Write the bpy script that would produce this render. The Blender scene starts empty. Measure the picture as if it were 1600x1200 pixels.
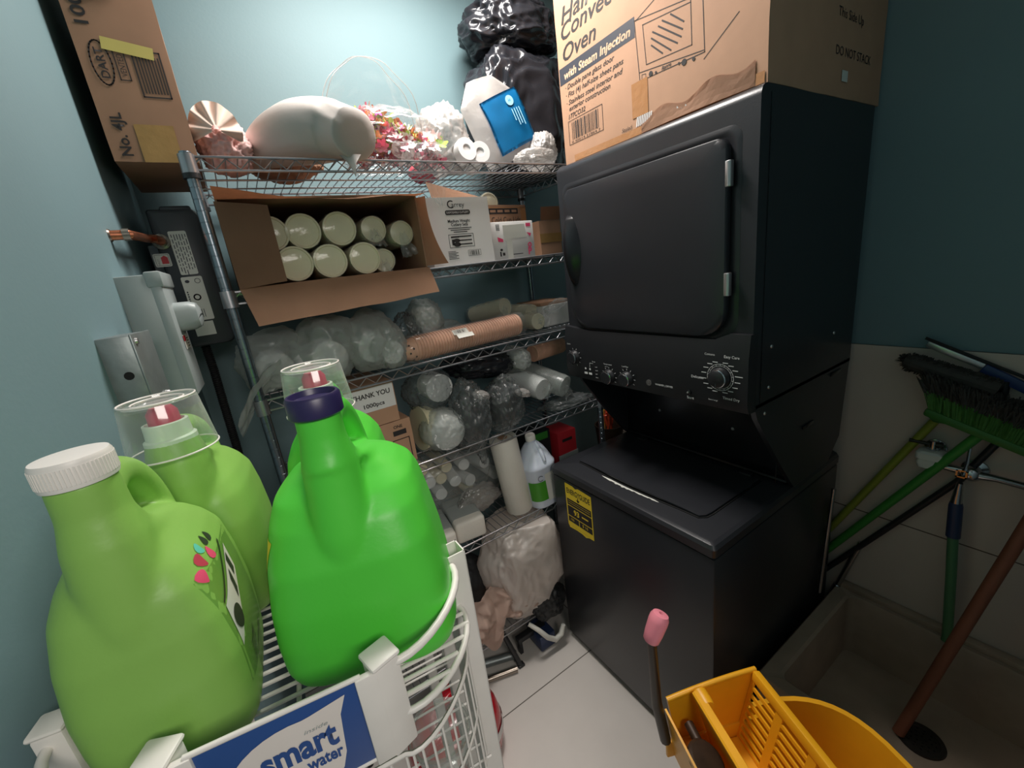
import bpy, bmesh, math, random
from mathutils import Vector, Matrix, noise
from mathutils.bvhtree import BVHTree
random.seed(7)
SC = bpy.context.scene
COL = SC.collection
# ---------------------------------------------------------------- camera
F_PX = 648.2                       # focal length in pixels of the 1600 x 1200 frame
CAM = Vector((-0.8784, -0.5345, 1.6256))
R_ = Vector((0.82904, -0.54547, -0.12310)); U_ = Vector((0.24831, 0.16185, 0.95506)); F_ = Vector((0.50104, 0.82235, -0.26963))
cd = bpy.data.cameras.new('camera'); cam = bpy.data.objects.new('camera', cd); COL.objects.link(cam)
cd.sensor_width = 36.0; cd.lens = F_PX / 1600 * 36.0; cd.clip_start = 0.02
cam.matrix_world = Matrix(((R_.x, U_.x, -F_.x, CAM.x), (R_.y, U_.y, -F_.y, CAM.y), (R_.z, U_.z, -F_.z, CAM.z), (0, 0, 0, 1)))
SC.camera = cam
# ---------------------------------------------------------------- world, lights, exposure
w = bpy.data.worlds.new('world'); SC.world = w; w.use_nodes = True
w.node_tree.nodes['Background'].inputs[0].default_value = (0.75, 0.82, 0.9, 1)
w.node_tree.nodes['Background'].inputs[1].default_value = 0.05
def area(name, loc, size, sizey, power, col, target):
    l = bpy.data.lights.new(name, 'AREA'); l.shape = 'RECTANGLE'; l.size = size; l.size_y = sizey; l.energy = power; l.color = col
    o = bpy.data.objects.new(name, l); COL.objects.link(o); o.location = loc
    o.rotation_euler = (Vector(target) - Vector(loc)).to_track_quat('-Z', 'Y').to_euler(); return o
area('ceiling_lamp_light', (-0.22, 0.67, 2.79), 0.6, 0.3, 21, (1.0, 0.95, 0.90), (-0.20, 0.48, 0))
area('hall_lamp_light', (-0.70, -1.7, 2.3), 0.9, 0.5, 13, (1.0, 0.93, 0.86), (-0.7, 0.2, 1.0))
SC.view_settings.view_transform = 'Standard'; SC.view_settings.look = 'None'
SC.view_settings.gamma = 1.0; SC.view_settings.use_curve_mapping = False
SC.view_settings.exposure = 0.55
# ---------------------------------------------------------------- helpers
def at(u, v, ax, val):
    """the point of the plane ax = val that the photograph shows at pixel (u, v)"""
    d = R_ * ((u - 800) / F_PX) - U_ * ((v - 600) / F_PX) + F_
    i = 'xyz'.index(ax)
    return CAM + d * ((val - CAM[i]) / d[i])
def lin(c):
    return tuple(((x / 255) / 12.92 if x / 255 <= 0.04045 else ((x / 255 + 0.055) / 1.055) ** 2.4) for x in c)
MATS = {}
def mat(name, col, rough=0.5, metal=0.0, var=0.06, scale=9, bump=0.0, bscale=80, spec=0.5, sss=0.0, coat=0.0, trans=0.0, stretch=None):
    m = bpy.data.materials.new(name); m.use_nodes = True; nt = m.node_tree; N = nt.nodes; L = nt.links
    b = N['Principled BSDF']
    c = lin(col)
    b.inputs['Roughness'].default_value = rough; b.inputs['Metallic'].default_value = metal
    b.inputs['Specular IOR Level'].default_value = spec
    b.inputs['Coat Weight'].default_value = coat
    b.inputs['Transmission Weight'].default_value = trans
    if sss: b.inputs['Subsurface Weight'].default_value = sss; b.inputs['Subsurface Radius'].default_value = (0.02, 0.03, 0.01)
    tc = N.new('ShaderNodeTexCoord'); mp = N.new('ShaderNodeMapping'); L.new(tc.outputs['Object'], mp.inputs[0])
    if stretch: mp.inputs['Scale'].default_value = stretch
    no = N.new('ShaderNodeTexNoise'); no.inputs['Scale'].default_value = scale; no.inputs['Detail'].default_value = 5
    L.new(mp.outputs[0], no.inputs['Vector'])
    mx = N.new('ShaderNodeMix'); mx.data_type = 'RGBA'
    mx.inputs[6].default_value = (*[max(0, x * (1 - var * 2)) for x in c], 1); mx.inputs[7].default_value = (*[min(1, x * (1 + var * 2)) for x in c], 1)
    L.new(no.outputs['Fac'], mx.inputs[0]); L.new(mx.outputs[2], b.inputs['Base Color'])
    if bump:
        n2 = N.new('ShaderNodeTexNoise'); n2.inputs['Scale'].default_value = bscale; n2.inputs['Detail'].default_value = 3
        L.new(mp.outputs[0], n2.inputs['Vector'])
        bp = N.new('ShaderNodeBump'); bp.inputs['Strength'].default_value = bump; bp.inputs['Distance'].default_value = 0.004
        L.new(n2.outputs['Fac'], bp.inputs['Height']); L.new(bp.outputs[0], b.inputs['Normal'])
    m['trans'] = trans
    MATS[name] = m; return m
def film(name, col, alpha, rough=0.18, edge=0.35, gloss=0.25, bump=0.5, bscale=30):
    """thin plastic film: mostly see-through, milky where it is seen at a slant, with a crumpled sheen"""
    m = bpy.data.materials.new(name); m.use_nodes = True; nt = m.node_tree; N = nt.nodes; L = nt.links
    N.remove(N['Principled BSDF']); out = N['Material Output']
    tr = N.new('ShaderNodeBsdfTransparent'); tr.inputs[0].default_value = (0.97, 0.98, 0.98, 1)
    df = N.new('ShaderNodeBsdfDiffuse'); df.inputs[0].default_value = (*lin(col), 1)
    tl = N.new('ShaderNodeBsdfTranslucent'); tl.inputs[0].default_value = (*lin(col), 1)
    gl = N.new('ShaderNodeBsdfGlossy'); gl.inputs['Roughness'].default_value = rough
    tc = N.new('ShaderNodeTexCoord'); no = N.new('ShaderNodeTexNoise'); no.inputs['Scale'].default_value = bscale; no.inputs['Detail'].default_value = 4
    L.new(tc.outputs['Object'], no.inputs['Vector'])
    bp = N.new('ShaderNodeBump'); bp.inputs['Strength'].default_value = bump; bp.inputs['Distance'].default_value = 0.006
    L.new(no.outputs['Fac'], bp.inputs['Height'])
    for s in (df, tl, gl): L.new(bp.outputs[0], s.inputs['Normal'])
    a = N.new('ShaderNodeMixShader'); a.inputs[0].default_value = 0.4; L.new(df.outputs[0], a.inputs[1]); L.new(tl.outputs[0], a.inputs[2])
    b = N.new('ShaderNodeMixShader'); b.inputs[0].default_value = gloss; L.new(a.outputs[0], b.inputs[1]); L.new(gl.outputs[0], b.inputs[2])
    lw = N.new('ShaderNodeLayerWeight'); lw.inputs[0].default_value = 0.35; L.new(bp.outputs[0], lw.inputs['Normal'])
    ma = N.new('ShaderNodeMath'); ma.operation = 'MULTIPLY_ADD'; ma.inputs[1].default_value = edge; ma.inputs[2].default_value = alpha; ma.use_clamp = True
    L.new(lw.outputs['Facing'], ma.inputs[0])
    x = N.new('ShaderNodeMixShader'); L.new(ma.outputs[0], x.inputs[0]); L.new(tr.outputs[0], x.inputs[1]); L.new(b.outputs[0], x.inputs[2])
    L.new(x.outputs[0], out.inputs[0]); MATS[name] = m; return m

def frame(o, z, xh=None):
    """matrix whose local z axis is z, origin o"""
    z = Vector(z).normalized()
    xh = Vector(xh) if xh is not None else (Vector((1, 0, 0)) if abs(z.x) < 0.8 else Vector((0, 1, 0)))
    x = (xh - z * xh.dot(z)).normalized(); y = z.cross(x)
    return Matrix(((x.x, y.x, z.x, o[0]), (x.y, y.y, z.y, o[1]), (x.z, y.z, z.z, o[2]), (0, 0, 0, 1)))
def face(o, x, y):
    """matrix of a face: local x to the right, y up, z out of the face"""
    x = Vector(x).normalized(); y = Vector(y); y = (y - x * y.dot(x)).normalized(); z = x.cross(y)
    return Matrix(((x.x, y.x, z.x, o[0]), (x.y, y.y, z.y, o[1]), (x.z, y.z, z.z, o[2]), (0, 0, 0, 1)))
T = Matrix.Translation
def RZ(a): return Matrix.Rotation(a, 4, 'Z')

class G:
    """collects shapes that become ONE mesh object"""
    def __init__(s): s.bm = bmesh.new()
    def add(s, b, M=None, m=0):
        if M is not None: b.transform(M)
        for f in b.faces: f.material_index = m
        me = bpy.data.meshes.new('tmp'); b.to_mesh(me); b.free(); s.bm.from_mesh(me); bpy.data.meshes.remove(me); return s
    def box(s, lo, hi, bev=0.0, m=0, M=None, seg=2):
        b = bmesh.new(); lo = Vector(lo); hi = Vector(hi); c = (lo + hi) / 2; d = hi - lo
        bmesh.ops.create_cube(b, size=1, matrix=T(c) @ Matrix.Diagonal((abs(d.x), abs(d.y), abs(d.z), 1)))
        if bev: bmesh.ops.bevel(b, geom=b.edges[:], offset=bev, segments=seg, profile=0.5, affect='EDGES')
        return s.add(b, M, m)
    def tube(s, pts, r, n=8, m=0, closed=False, M=None, cap=True):
        pts = [Vector(p) for p in pts]; b = bmesh.new(); rings = []; k = len(pts)
        rr = r if isinstance(r, (list, tuple)) else [r] * k
        prev = None
        for i, p in enumerate(pts):
            a = pts[(i - 1) % k] if (i or closed) else p; c = pts[(i + 1) % k] if (i < k - 1 or closed) else p
            t = (c - a).normalized()
            if prev is None:
                h = Vector((0, 0, 1)) if abs(t.z) < 0.9 else Vector((1, 0, 0)); x = (h - t * h.dot(t)).normalized()
            else: x = (prev - t * prev.dot(t)).normalized()
            prev = x; y = t.cross(x)
            rings.append([b.verts.new(p + (x * math.cos(q) + y * math.sin(q)) * rr[i]) for q in [2 * math.pi * j / n for j in range(n)]])
        for i in range(k if closed else k - 1):
            A = rings[i]; B = rings[(i + 1) % k]
            for j in range(n): b.faces.new((A[j], A[(j + 1) % n], B[(j + 1) % n], B[j]))
        if cap and not closed: b.faces.new(rings[0][::-1]); b.faces.new(rings[-1])
        return s.add(b, M, m)
    def lathe(s, prof, n=24, M=None, m=0, cap=True):
        b = bmesh.new(); rings = []
        for r, z in prof:
            if r < 1e-6: rings.append([b.verts.new((0, 0, z))])
            else: rings.append([b.verts.new((r * math.cos(2 * math.pi * j / n), r * math.sin(2 * math.pi * j / n), z)) for j in range(n)])
        for A, B in zip(rings, rings[1:]):
            for j in range(n):
                k = (j + 1) % n
                if len(A) == 1 and len(B) == 1: continue
                if len(A) == 1: b.faces.new((A[0], B[k], B[j]))
                elif len(B) == 1: b.faces.new((A[j], A[k], B[0]))
                else: b.faces.new((A[j], A[k], B[k], B[j]))
        if cap:
            if len(rings[0]) > 1: b.faces.new(rings[0][::-1])
            if len(rings[-1]) > 1: b.faces.new(rings[-1])
        bmesh.ops.recalc_face_normals(b, faces=b.faces[:])
        return s.add(b, M, m)
    def loft(s, rings, M=None, m=0, cap=True):
        b = bmesh.new(); R = [[b.verts.new(p) for p in r] for r in rings]; n = len(R[0])
        for A, B in zip(R, R[1:]):
            for j in range(n): b.faces.new((A[j], A[(j + 1) % n], B[(j + 1) % n], B[j]))
        if cap: b.faces.new(R[0][::-1]); b.faces.new(R[-1])
        bmesh.ops.recalc_face_normals(b, faces=b.faces[:])
        return s.add(b, M, m)
    def prism(s, poly, z0, z1, M=None, m=0, bev=0.0):
        """2D outline (local xy) extruded from z0 to z1"""
        b = bmesh.new(); A = [b.verts.new((x, y, z0)) for x, y in poly]; B = [b.verts.new((x, y, z1)) for x, y in poly]; n = len(poly)
        b.faces.new(A[::-1]); top = b.faces.new(B)
        for j in range(n): b.faces.new((A[j], A[(j + 1) % n], B[(j + 1) % n], B[j]))
        bmesh.ops.recalc_face_normals(b, faces=b.faces[:])
        if bev: bmesh.ops.bevel(b, geom=list(top.edges), offset=bev, segments=2, profile=0.5, affect='EDGES')
        return s.add(b, M, m)
    def poly(s, pts, m=0, M=None):
        b = bmesh.new(); b.faces.new([b.verts.new(p) for p in pts]); return s.add(b, M, m)
    def rect(s, M, x0, y0, x1, y1, m=0, off=0.0006):
        return s.poly([(x0, y0, off), (x1, y0, off), (x1, y1, off), (x0, y1, off)], m, M)
    def stroke(s, M, pts, wd, m=0, off=0.0007, closed=False):
        P = [Vector((x, y)) for x, y in pts]
        if closed: P.append(P[0])
        for a, c in zip(P, P[1:]):
            d = (c - a)
            if d.length < 1e-9: continue
            d.normalize(); nn = Vector((-d.y, d.x)) * wd / 2; e = d * wd / 2
            q = [a - e - nn, c + e - nn, c + e + nn, a - e + nn]
            s.poly([(p.x, p.y, off) for p in q], m, M)
        return s
    def ring(s, M, cx, cy, rx, ry, wd, m=0, off=0.0007, n=28):
        return s.stroke(M, [(cx + rx * math.cos(2 * math.pi * i / n), cy + ry * math.sin(2 * math.pi * i / n)) for i in range(n)], wd, m, off, True)
    def disc(s, M, cx, cy, rx, ry, m=0, off=0.0006, n=28):
        return s.poly([(cx + rx * math.cos(2 * math.pi * i / n), cy + ry * math.sin(2 * math.pi * i / n), off) for i in range(n)], m, M)
    def bars(s, M, x0, y0, x1, y1, m=0, n=30, off=0.0006, seed=1):
        rd = random.Random(seed); x = x0; st = (x1 - x0) / n
        while x < x1 - st:
            wv = st * rd.choice((0.5, 0.5, 1.0, 1.4)); s.rect(M, x, y0, min(x + wv, x1), y1, m, off); x += wv + st * rd.choice((0.5, 0.9, 1.2))
        return s
    def text(s, txt, M, x, y, h, m=0, width=None, shear=0.0, bold=0.0, off=0.0008, align='L'):
        """lettering: cap height h, baseline start (x, y) on face M"""
        c = bpy.data.curves.new('t', 'FONT'); c.body = txt; c.size = 1; c.shear = shear; c.offset = bold; c.resolution_u = 3; c.fill_mode = 'FRONT'
        o = bpy.data.objects.new('t', c); me = o.to_mesh(); b = bmesh.new(); b.from_mesh(me); o.to_mesh_clear()
        bpy.data.objects.remove(o); bpy.data.curves.remove(c)
        if not b.verts: b.free(); return s
        xs = [v.co.x for v in b.verts]; x0 = min(xs); wd = max(xs) - x0
        sy = h / 0.69; sx = (width / wd) if width else sy
        sh = {'L': 0, 'C': -wd * sx / 2, 'R': -wd * sx}[align]
        return s.add(b, M @ T((x + sh, y, off)) @ Matrix.Diagonal((sx, sy, 1, 1)) @ T((-x0, 0, 0)), m)
    def blob(s, c, r, seed=0, amp=0.1, freq=3.0, sub=5, zmin=None, R=None, m=0, crease=0.05, cf=5.0, power=1.0, tail=None, zmax=None):
        """crumpled closed bag: a superellipsoid with soft lumps and sharp creases; tail = (direction, reach, width)"""
        b = bmesh.new(); bmesh.ops.create_icosphere(b, subdivisions=sub, radius=1); sd = Vector((seed * 3.17, seed * 1.71, seed * 0.93))
        td = Vector(tail[0]).normalized() if tail else None
        for v in b.verts:
            d = v.co.normalized(); p = d.copy()
            if power != 1.0: p = Vector([math.copysign(abs(q) ** power, q) for q in p])
            k = 1 + amp * noise.noise(d * freq * 0.6 + sd) * 1.6
            k += crease * (1 - 2 * abs(noise.noise(d * cf + sd * 2))) - crease * 0.5 + crease * 0.6 * (1 - 2 * abs(noise.noise(d * cf * 2.3 + sd)))
            p = p * k
            if tail:
                t = d.dot(td)
                if t > 0.6:
                    q = (t - 0.6) / 0.4; ax = td * p.dot(td); pr = p - ax
                    fl = 1 - (1 - tail[2]) * min(1, q * 1.5) if q < 0.6 else tail[2] * (1 + 2.0 * (q - 0.6))
                    p = ax * (1 + tail[1] * q * q) + pr * fl
            v.co = Vector((p.x * r[0], p.y * r[1], p.z * r[2]))
        M = T(c) @ (R if R is not None else Matrix.Identity(4)); b.transform(M)
        for v in b.verts:
            if zmin is not None and v.co.z < zmin: v.co.z = zmin + 0.0006 * noise.noise(v.co * 60)
            if zmax is not None and v.co.z > zmax: v.co.z = zmax
        return s.add(b, None, m)
    def cloth(s, fn, nu, nv, m=0, thick=0.0):
        b = bmesh.new(); V = [[b.verts.new(fn(i / nu, j / nv)) for j in range(nv + 1)] for i in range(nu + 1)]
        for i in range(nu):
            for j in range(nv): b.faces.new((V[i][j], V[i + 1][j], V[i + 1][j + 1], V[i][j + 1]))
        if thick: bmesh.ops.solidify(b, geom=b.faces[:], thickness=thick)
        return s.add(b, None, m)
WORLD = {}
def build(name, g, mats, parent=None, smooth=35, label=None, cat=None, group=None, kind=None):
    """links what g collected (world coordinates) as one mesh object, parented or standing alone"""
    me = bpy.data.meshes.new(name)
    if parent is not None: M = WORLD[parent.name]
    else:
        xs = [v.co for v in g.bm.verts]
        lo = [min(p[i] for p in xs) for i in range(3)]; hi = [max(p[i] for p in xs) for i in range(3)]
        M = T(((lo[0] + hi[0]) / 2, (lo[1] + hi[1]) / 2, lo[2]))
    g.bm.transform(M.inverted()); g.bm.to_mesh(me); g.bm.free()
    for x in (mats if isinstance(mats, (list, tuple)) else [mats]): me.materials.append(MATS[x] if isinstance(x, str) else x)
    if smooth:
        me.polygons.foreach_set('use_smooth', [True] * len(me.polygons)); me.set_sharp_from_angle(angle=math.radians(smooth))
    o = bpy.data.objects.new(name, me); COL.objects.link(o)
    if parent is not None: o.parent = parent; WORLD[o.name] = M
    else: o.matrix_world = M; WORLD[o.name] = M
    if label: o['label'] = label
    if cat: o['category'] = cat
    if group: o['group'] = group
    if kind: o['kind'] = kind
    return o
def thing(name, loc, label, cat, group=None, rz=0.0):
    o = bpy.data.objects.new(name, None); COL.objects.link(o); o.empty_display_size = 0.05
    o.location = loc; o.rotation_euler = (0, 0, rz); WORLD[o.name] = T(Vector(loc)) @ RZ(rz)
    o['label'] = label; o['category'] = cat
    if group: o['group'] = group
    return o
def part(name, parent, g, mats, smooth=35, label=None, kind=None):
    return build(name, g, mats, parent, smooth, label, kind=kind)
def clone(root, loc, rz=None, label=None, group=None):
    """a copy of a thing with copies of its parts and sub-parts"""
    r = root.copy(); COL.objects.link(r); r.location = loc
    if rz is not None: r.rotation_euler = (0, 0, rz)
    if label: r['label'] = label
    if group: r['group'] = group
    for ch in [o for o in COL.objects if o.parent == root]:
        c = ch.copy(); COL.objects.link(c); c.parent = r
        for gd in [o for o in COL.objects if o.parent == ch]:
            e = gd.copy(); COL.objects.link(e); e.parent = c
    return r
def bake(o, *mods):
    """runs the given modifiers on o's mesh for good"""
    for ty, kw in mods:
        md = o.modifiers.new(ty, ty)
        for k, v in kw.items(): setattr(md, k, v)
    dg = bpy.context.evaluated_depsgraph_get(); dg.update()
    me = bpy.data.meshes.new_from_object(o.evaluated_get(dg), depsgraph=dg); old = o.data
    for x in old.materials:
        if x is not None and x.name not in [y.name for y in me.materials if y]: me.materials.append(x)
    o.modifiers.clear(); o.data = me; me.name = o.name; bpy.data.meshes.remove(old)
    me.polygons.foreach_set('use_smooth', [True] * len(me.polygons))
def rrect(x0, y0, x1, y1, r, n=6):
    """rounded rectangle outline; r one radius or (bottom-left, bottom-right, top-right, top-left)"""
    rs = r if isinstance(r, (tuple, list)) else (r,) * 4; P = []
    for (cx, cy, a0), q in zip(((x0, y0, 180), (x1, y0, 270), (x1, y1, 0), (x0, y1, 90)), rs):
        ox = cx + (q if cx == x0 else -q); oy = cy + (q if cy == y0 else -q)
        for i in range(n + 1):
            a = math.radians(a0 + 90 * i / n); P.append((ox + q * math.cos(a), oy + q * math.sin(a)))
    return P
# ---------------------------------------------------------------- materials
mat('teal_paint', (114, 141, 147), 0.6, var=0.035, scale=3, bump=0.06, bscale=140)
mat('ceiling_paint', (232, 232, 228), 0.7)
mat('black_enamel', (40, 41, 45), 0.33, var=0.05, bump=0.04, bscale=300, spec=0.5)
mat('black_plastic', (32, 33, 36), 0.42, bump=0.05, bscale=250)
mat('black_gloss', (22, 22, 25), 0.22)
mat('black_gap', (6, 6, 7), 0.8)
mat('white_print', (215, 215, 215), 0.5)
mat('silver', (205, 205, 205), 0.3, 0.9)
mat('chrome', (190, 192, 196), 0.18, 1.0, var=0.03)
mat('zinc_wire', (168, 168, 172), 0.32, 0.85, var=0.08, scale=30)
mat('post_chrome', (140, 150, 158), 0.26, 0.9, var=0.1, scale=25)
mat('kraft', (183, 142, 114), 0.75, var=0.06, scale=14, bump=0.06, bscale=60)
mat('kraft_dark', (158, 120, 94), 0.8, var=0.08, scale=12)
mat('kraft_edge', (205, 170, 140), 0.8)
mat('print_black', (40, 36, 36), 0.7)
mat('print_navy', (50, 52, 62), 0.6)
mat('packing_tape', (170, 135, 85), 0.2, var=0.1, scale=20, bump=0.15, bscale=50)
mat('clear_tape_kraft', (176, 128, 88), 0.16, bump=0.3, bscale=60)
mat('sticker_yellow', (200, 184, 104), 0.5, var=0.1)
mat('energy_yellow', (255, 216, 50), 0.45)
mat('white_card', (222, 220, 218), 0.65, var=0.03)
mat('white_plastic', (228, 224, 218), 0.38, var=0.04, scale=20)
mat('white_wire', (230, 226, 220), 0.35)
mat('paper_white', (228, 222, 212), 0.85, var=0.04, bump=0.2, bscale=120)
mat('paper_shaded', (160, 164, 162), 0.85, var=0.05, bump=0.25, bscale=160)  # grey carries the shade on the towel pack tops
mat('label_paper', (214, 214, 206), 0.5, var=0.05)
mat('pink_print', (232, 78, 120), 0.5)
mat('red_print', (190, 40, 50), 0.5)
mat('foam_cup', (240, 230, 196), 0.6, var=0.05, scale=20, bump=0.15, bscale=90)
mat('cup_cream', (222, 212, 184), 0.6)
mat('cup_white', (226, 226, 226), 0.5)
mat('cup_kraft', (214, 164, 138), 0.7, var=0.12, scale=40)
mat('tape_blue', (20, 130, 190), 0.35, var=0.06)
mat('print_paleblue', (150, 205, 225), 0.5)
mat('grey_enamel', (150, 160, 160), 0.42, var=0.07, scale=12, bump=0.05)
mat('galvanised', (140, 148, 148), 0.42, 0.6, var=0.16, scale=28, bump=0.1, bscale=70)
mat('heater_grey', (60, 63, 68), 0.42, var=0.06)
mat('heater_back', (150, 155, 160), 0.45)
mat('copper', (190, 120, 90), 0.35, 0.9, var=0.15, scale=40)
mat('brass_grey', (150, 140, 130), 0.3, 0.9)
mat('black_rubber', (24, 24, 26), 0.6)
mat('jug_lime', (138, 186, 88), 0.42, var=0.03, sss=0.0, bump=0.05, bscale=200)
mat('jug_green', (84, 206, 64), 0.4, var=0.02, sss=0.0, bump=0.04, bscale=200)
mat('navy_plastic', (42, 36, 78), 0.35)
mat('spout_red', (190, 60, 85), 0.4)
mat('spout_milky', (214, 232, 208), 0.4, sss=0.1)
mat('leaf_dark', (50, 60, 45), 0.5)
mat('label_green', (70, 150, 40), 0.4)
mat('label_teal', (100, 200, 180), 0.4)
mat('sign_blue', (44, 78, 140), 0.35, var=0.03)
mat('sign_white', (226, 218, 212), 0.4)
mat('bucket_yellow', (242, 172, 30), 0.4, var=0.06, scale=12, bump=0.06, bscale=90)
mat('grip_pink', (235, 140, 155), 0.4)
mat('dark_metal', (58, 54, 50), 0.42, 0.6)
mat('rust_dark', (62, 46, 34), 0.5, 0.3, var=0.25, scale=40)
mat('red_plastic', (168, 22, 36), 0.22, coat=0.3)
mat('broom_green', (54, 112, 42), 0.45)
mat('broom_bristle', (66, 118, 48), 0.7, var=0.2, scale=60)
mat('broom_bristle_dark', (62, 58, 54), 0.75, var=0.2, scale=60)
mat('handle_olive', (140, 150, 50), 0.45)
mat('handle_green', (60, 140, 55), 0.45)
mat('handle_wood', (140, 84, 62), 0.55, var=0.15, scale=6, stretch=(6, 6, 0.6))
mat('hose_green', (80, 130, 90), 0.45)
mat('squeegee_blue', (40, 60, 110), 0.4)
mat('terrazzo', (168, 148, 130), 0.7, var=0.22, scale=6, bump=0.12, bscale=200)
mat('drain_metal', (70, 66, 62), 0.4, 0.7, var=0.2, scale=40)
mat('cloth_beige', (232, 205, 190), 0.85, var=0.05, bump=0.15, bscale=50)
mat('cloth_pink', (235, 195, 190), 0.8, var=0.08)
mat('black_bag', (36, 37, 42), 0.25, bump=0.28, bscale=14)
mat('dark_bag', (34, 36, 38), 0.5, bump=0.2, bscale=30)
mat('white_bag', (200, 193, 188), 0.45, var=0.03, bump=0.2, bscale=30)
mat('bottle_white', (214, 222, 236), 0.35, sss=0.1)
mat('scissor_orange', (228, 84, 50), 0.4)
mat('tool_yellow', (222, 160, 60), 0.4)
mat('dark_blue_plastic', (44, 58, 92), 0.4)
mat('floral_pink', (240, 120, 150), 0.7, var=0.1)
mat('floral_white', (245, 230, 228), 0.7)
mat('floral_orange', (250, 150, 80), 0.7)
mat('floral_green', (175, 215, 90), 0.7)
mat('floral_magenta', (225, 70, 190), 0.7)
mat('floral_red', (205, 70, 90), 0.7, var=0.1)
film('film_clear', (238, 242, 242), 0.06, 0.12, 0.26, 0.5, 0.4, 16)
film('film_milky', (200, 206, 202), 0.46, 0.35, 0.3, 0.10, 0.3, 16)
film('film_sleeve', (222, 226, 222), 0.22, 0.25, 0.3, 0.18, 0.35, 24)
film('film_dark', (140, 145, 145), 0.3, 0.3, 0.35, 0.14, 0.2, 12)
film('film_white', (210, 205, 201), 0.6, 0.3, 0.25, 0.15, 0.5, 26)
film('white_film_soft', (246, 236, 228), 0.85, 0.4, 0.2, 0.1, 0.5, 18)
film('label_clear', (60, 120, 40), 0.18, 0.15, 0.1, 0.3, 0.0)
film('clear_cap', (232, 238, 234), 0.16, 0.08, 0.5, 0.45, 0.0)
def tile_mat(name, col, grout, bw, bh, mortar, origin, plane, rough=0.4):
    m = mat(name, col, rough, var=0.05, scale=5); nt = m.node_tree; N = nt.nodes; L = nt.links
    b = N['Principled BSDF']; mx = [n for n in N if n.type == 'MIX'][0]
    g = N.new('ShaderNodeNewGeometry'); sp = N.new('ShaderNodeSeparateXYZ'); cb = N.new('ShaderNodeCombineXYZ'); L.new(g.outputs['Position'], sp.inputs[0])
    for k, (ax, o) in enumerate(zip(plane, origin)):
        ad = N.new('ShaderNodeMath'); ad.operation = 'SUBTRACT'; ad.inputs[1].default_value = o; L.new(sp.outputs['XYZ'.index(ax)], ad.inputs[0]); L.new(ad.outputs[0], cb.inputs[k])
    br = N.new('ShaderNodeTexBrick'); br.offset = 0.0; br.inputs['Scale'].default_value = 1; br.inputs['Mortar Size'].default_value = mortar; br.inputs['Mortar Smooth'].default_value = 0.1
    br.inputs['Brick Width'].default_value = bw; br.inputs['Row Height'].default_value = bh; br.inputs['Mortar'].default_value = (*lin(grout), 1)
    L.new(cb.outputs[0], br.inputs['Vector']); L.new(mx.outputs[2], br.inputs['Color1']); L.new(mx.outputs[2], br.inputs['Color2']); L.new(br.outputs['Color'], b.inputs['Base Color'])
tile_mat('floor_tile', (206, 200, 194), (96, 90, 84), 0.61, 0.61, 0.0022, (-0.52 - 0.61 * 4, 0.57 - 0.61 * 5), 'XY')
tile_mat('wall_tile', (205, 190, 178), (92, 78, 66), 0.61, 0.61, 0.0022, (-0.53 - 0.61 * 3, 0.63 - 0.61 * 2), 'YZ')
# ---------------------------------------------------------------- the room
S = lambda name, g, m, smooth=0: build(name, g, m, None, smooth, kind='structure')
S('floor', G().box((-1.7, -2.0, -0.1), (1.0, 1.4, 0)), 'floor_tile')
S('ceiling', G().box((-1.7, -2.0, 2.8), (1.0, 1.4, 2.9)), 'ceiling_paint')
S('wall_back', G().box((-1.7, 1.19, 0), (1.0, 1.3, 2.8)), 'teal_paint')
S('wall_right', G().box((0.813, -2.0, 0), (0.93, 1.19, 2.8)), 'teal_paint')
S('trim_1', G().box((0.802, -2.0, 0.0), (0.813, 1.19, 1.238), 0.001), 'wall_tile')
def XW(y):                                     # the left wall is out of true: it bows away towards the door
    if y > 0.6: return -1.05 - 0.03 * (1.19 - y)
    s = 0.6 - y
    if s <= 0.7: return -1.0677 - 0.03 * s - 0.225 * s * s
    return -1.0677 - 0.021 - 0.225 * 0.49 - 0.15 * (s - 0.7)
WY = [1.19 - 0.06 * i for i in range(24)] + [-2.0]
WL = S('wall_left', G().prism([(-1.6, 1.19), (-1.6, -2.0)] + [(XW(y), y) for y in WY[::-1]], 0, 2.8), 'teal_paint', 40)
S('wall_front', G().box((-0.36, -0.76, 0), (1.0, -0.645, 2.8)).box((-1.7, -0.76, 2.04), (-0.36, -0.645, 2.8)), 'teal_paint')  # unseen; door head kept low to block hall light from the upper shelves

# ---------------------------------------------------------------- laundry centre (dryer over washer)
LC = thing('laundry_center', (0.40, 0.343, 0), 'tall black stacked laundry center with dryer door above the washer lid', 'laundry center')
WF = 0.0; DW = 0.686
g = G().box((0.0, 0, 0.03), (0.75, DW, 0.815), 0.006).box((0.03, 0.02, 0.0), (0.74, DW - 0.02, 0.03), 0, 1)
part('washer_cabinet', LC, g, ['black_enamel', 'black_gap'])
g = G().loft([[(x, y, z) for x, y in rrect(-0.004 + i, -0.002 + i, 0.755, DW + 0.002 - i, 0.012)] for z, i in ((0.819, 0.003), (0.823, 0.0), (0.846, 0.0), (0.856, 0.006), (0.86, 0.016))])
wt = part('washer_top', LC, g, 'black_enamel', 30)
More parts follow.
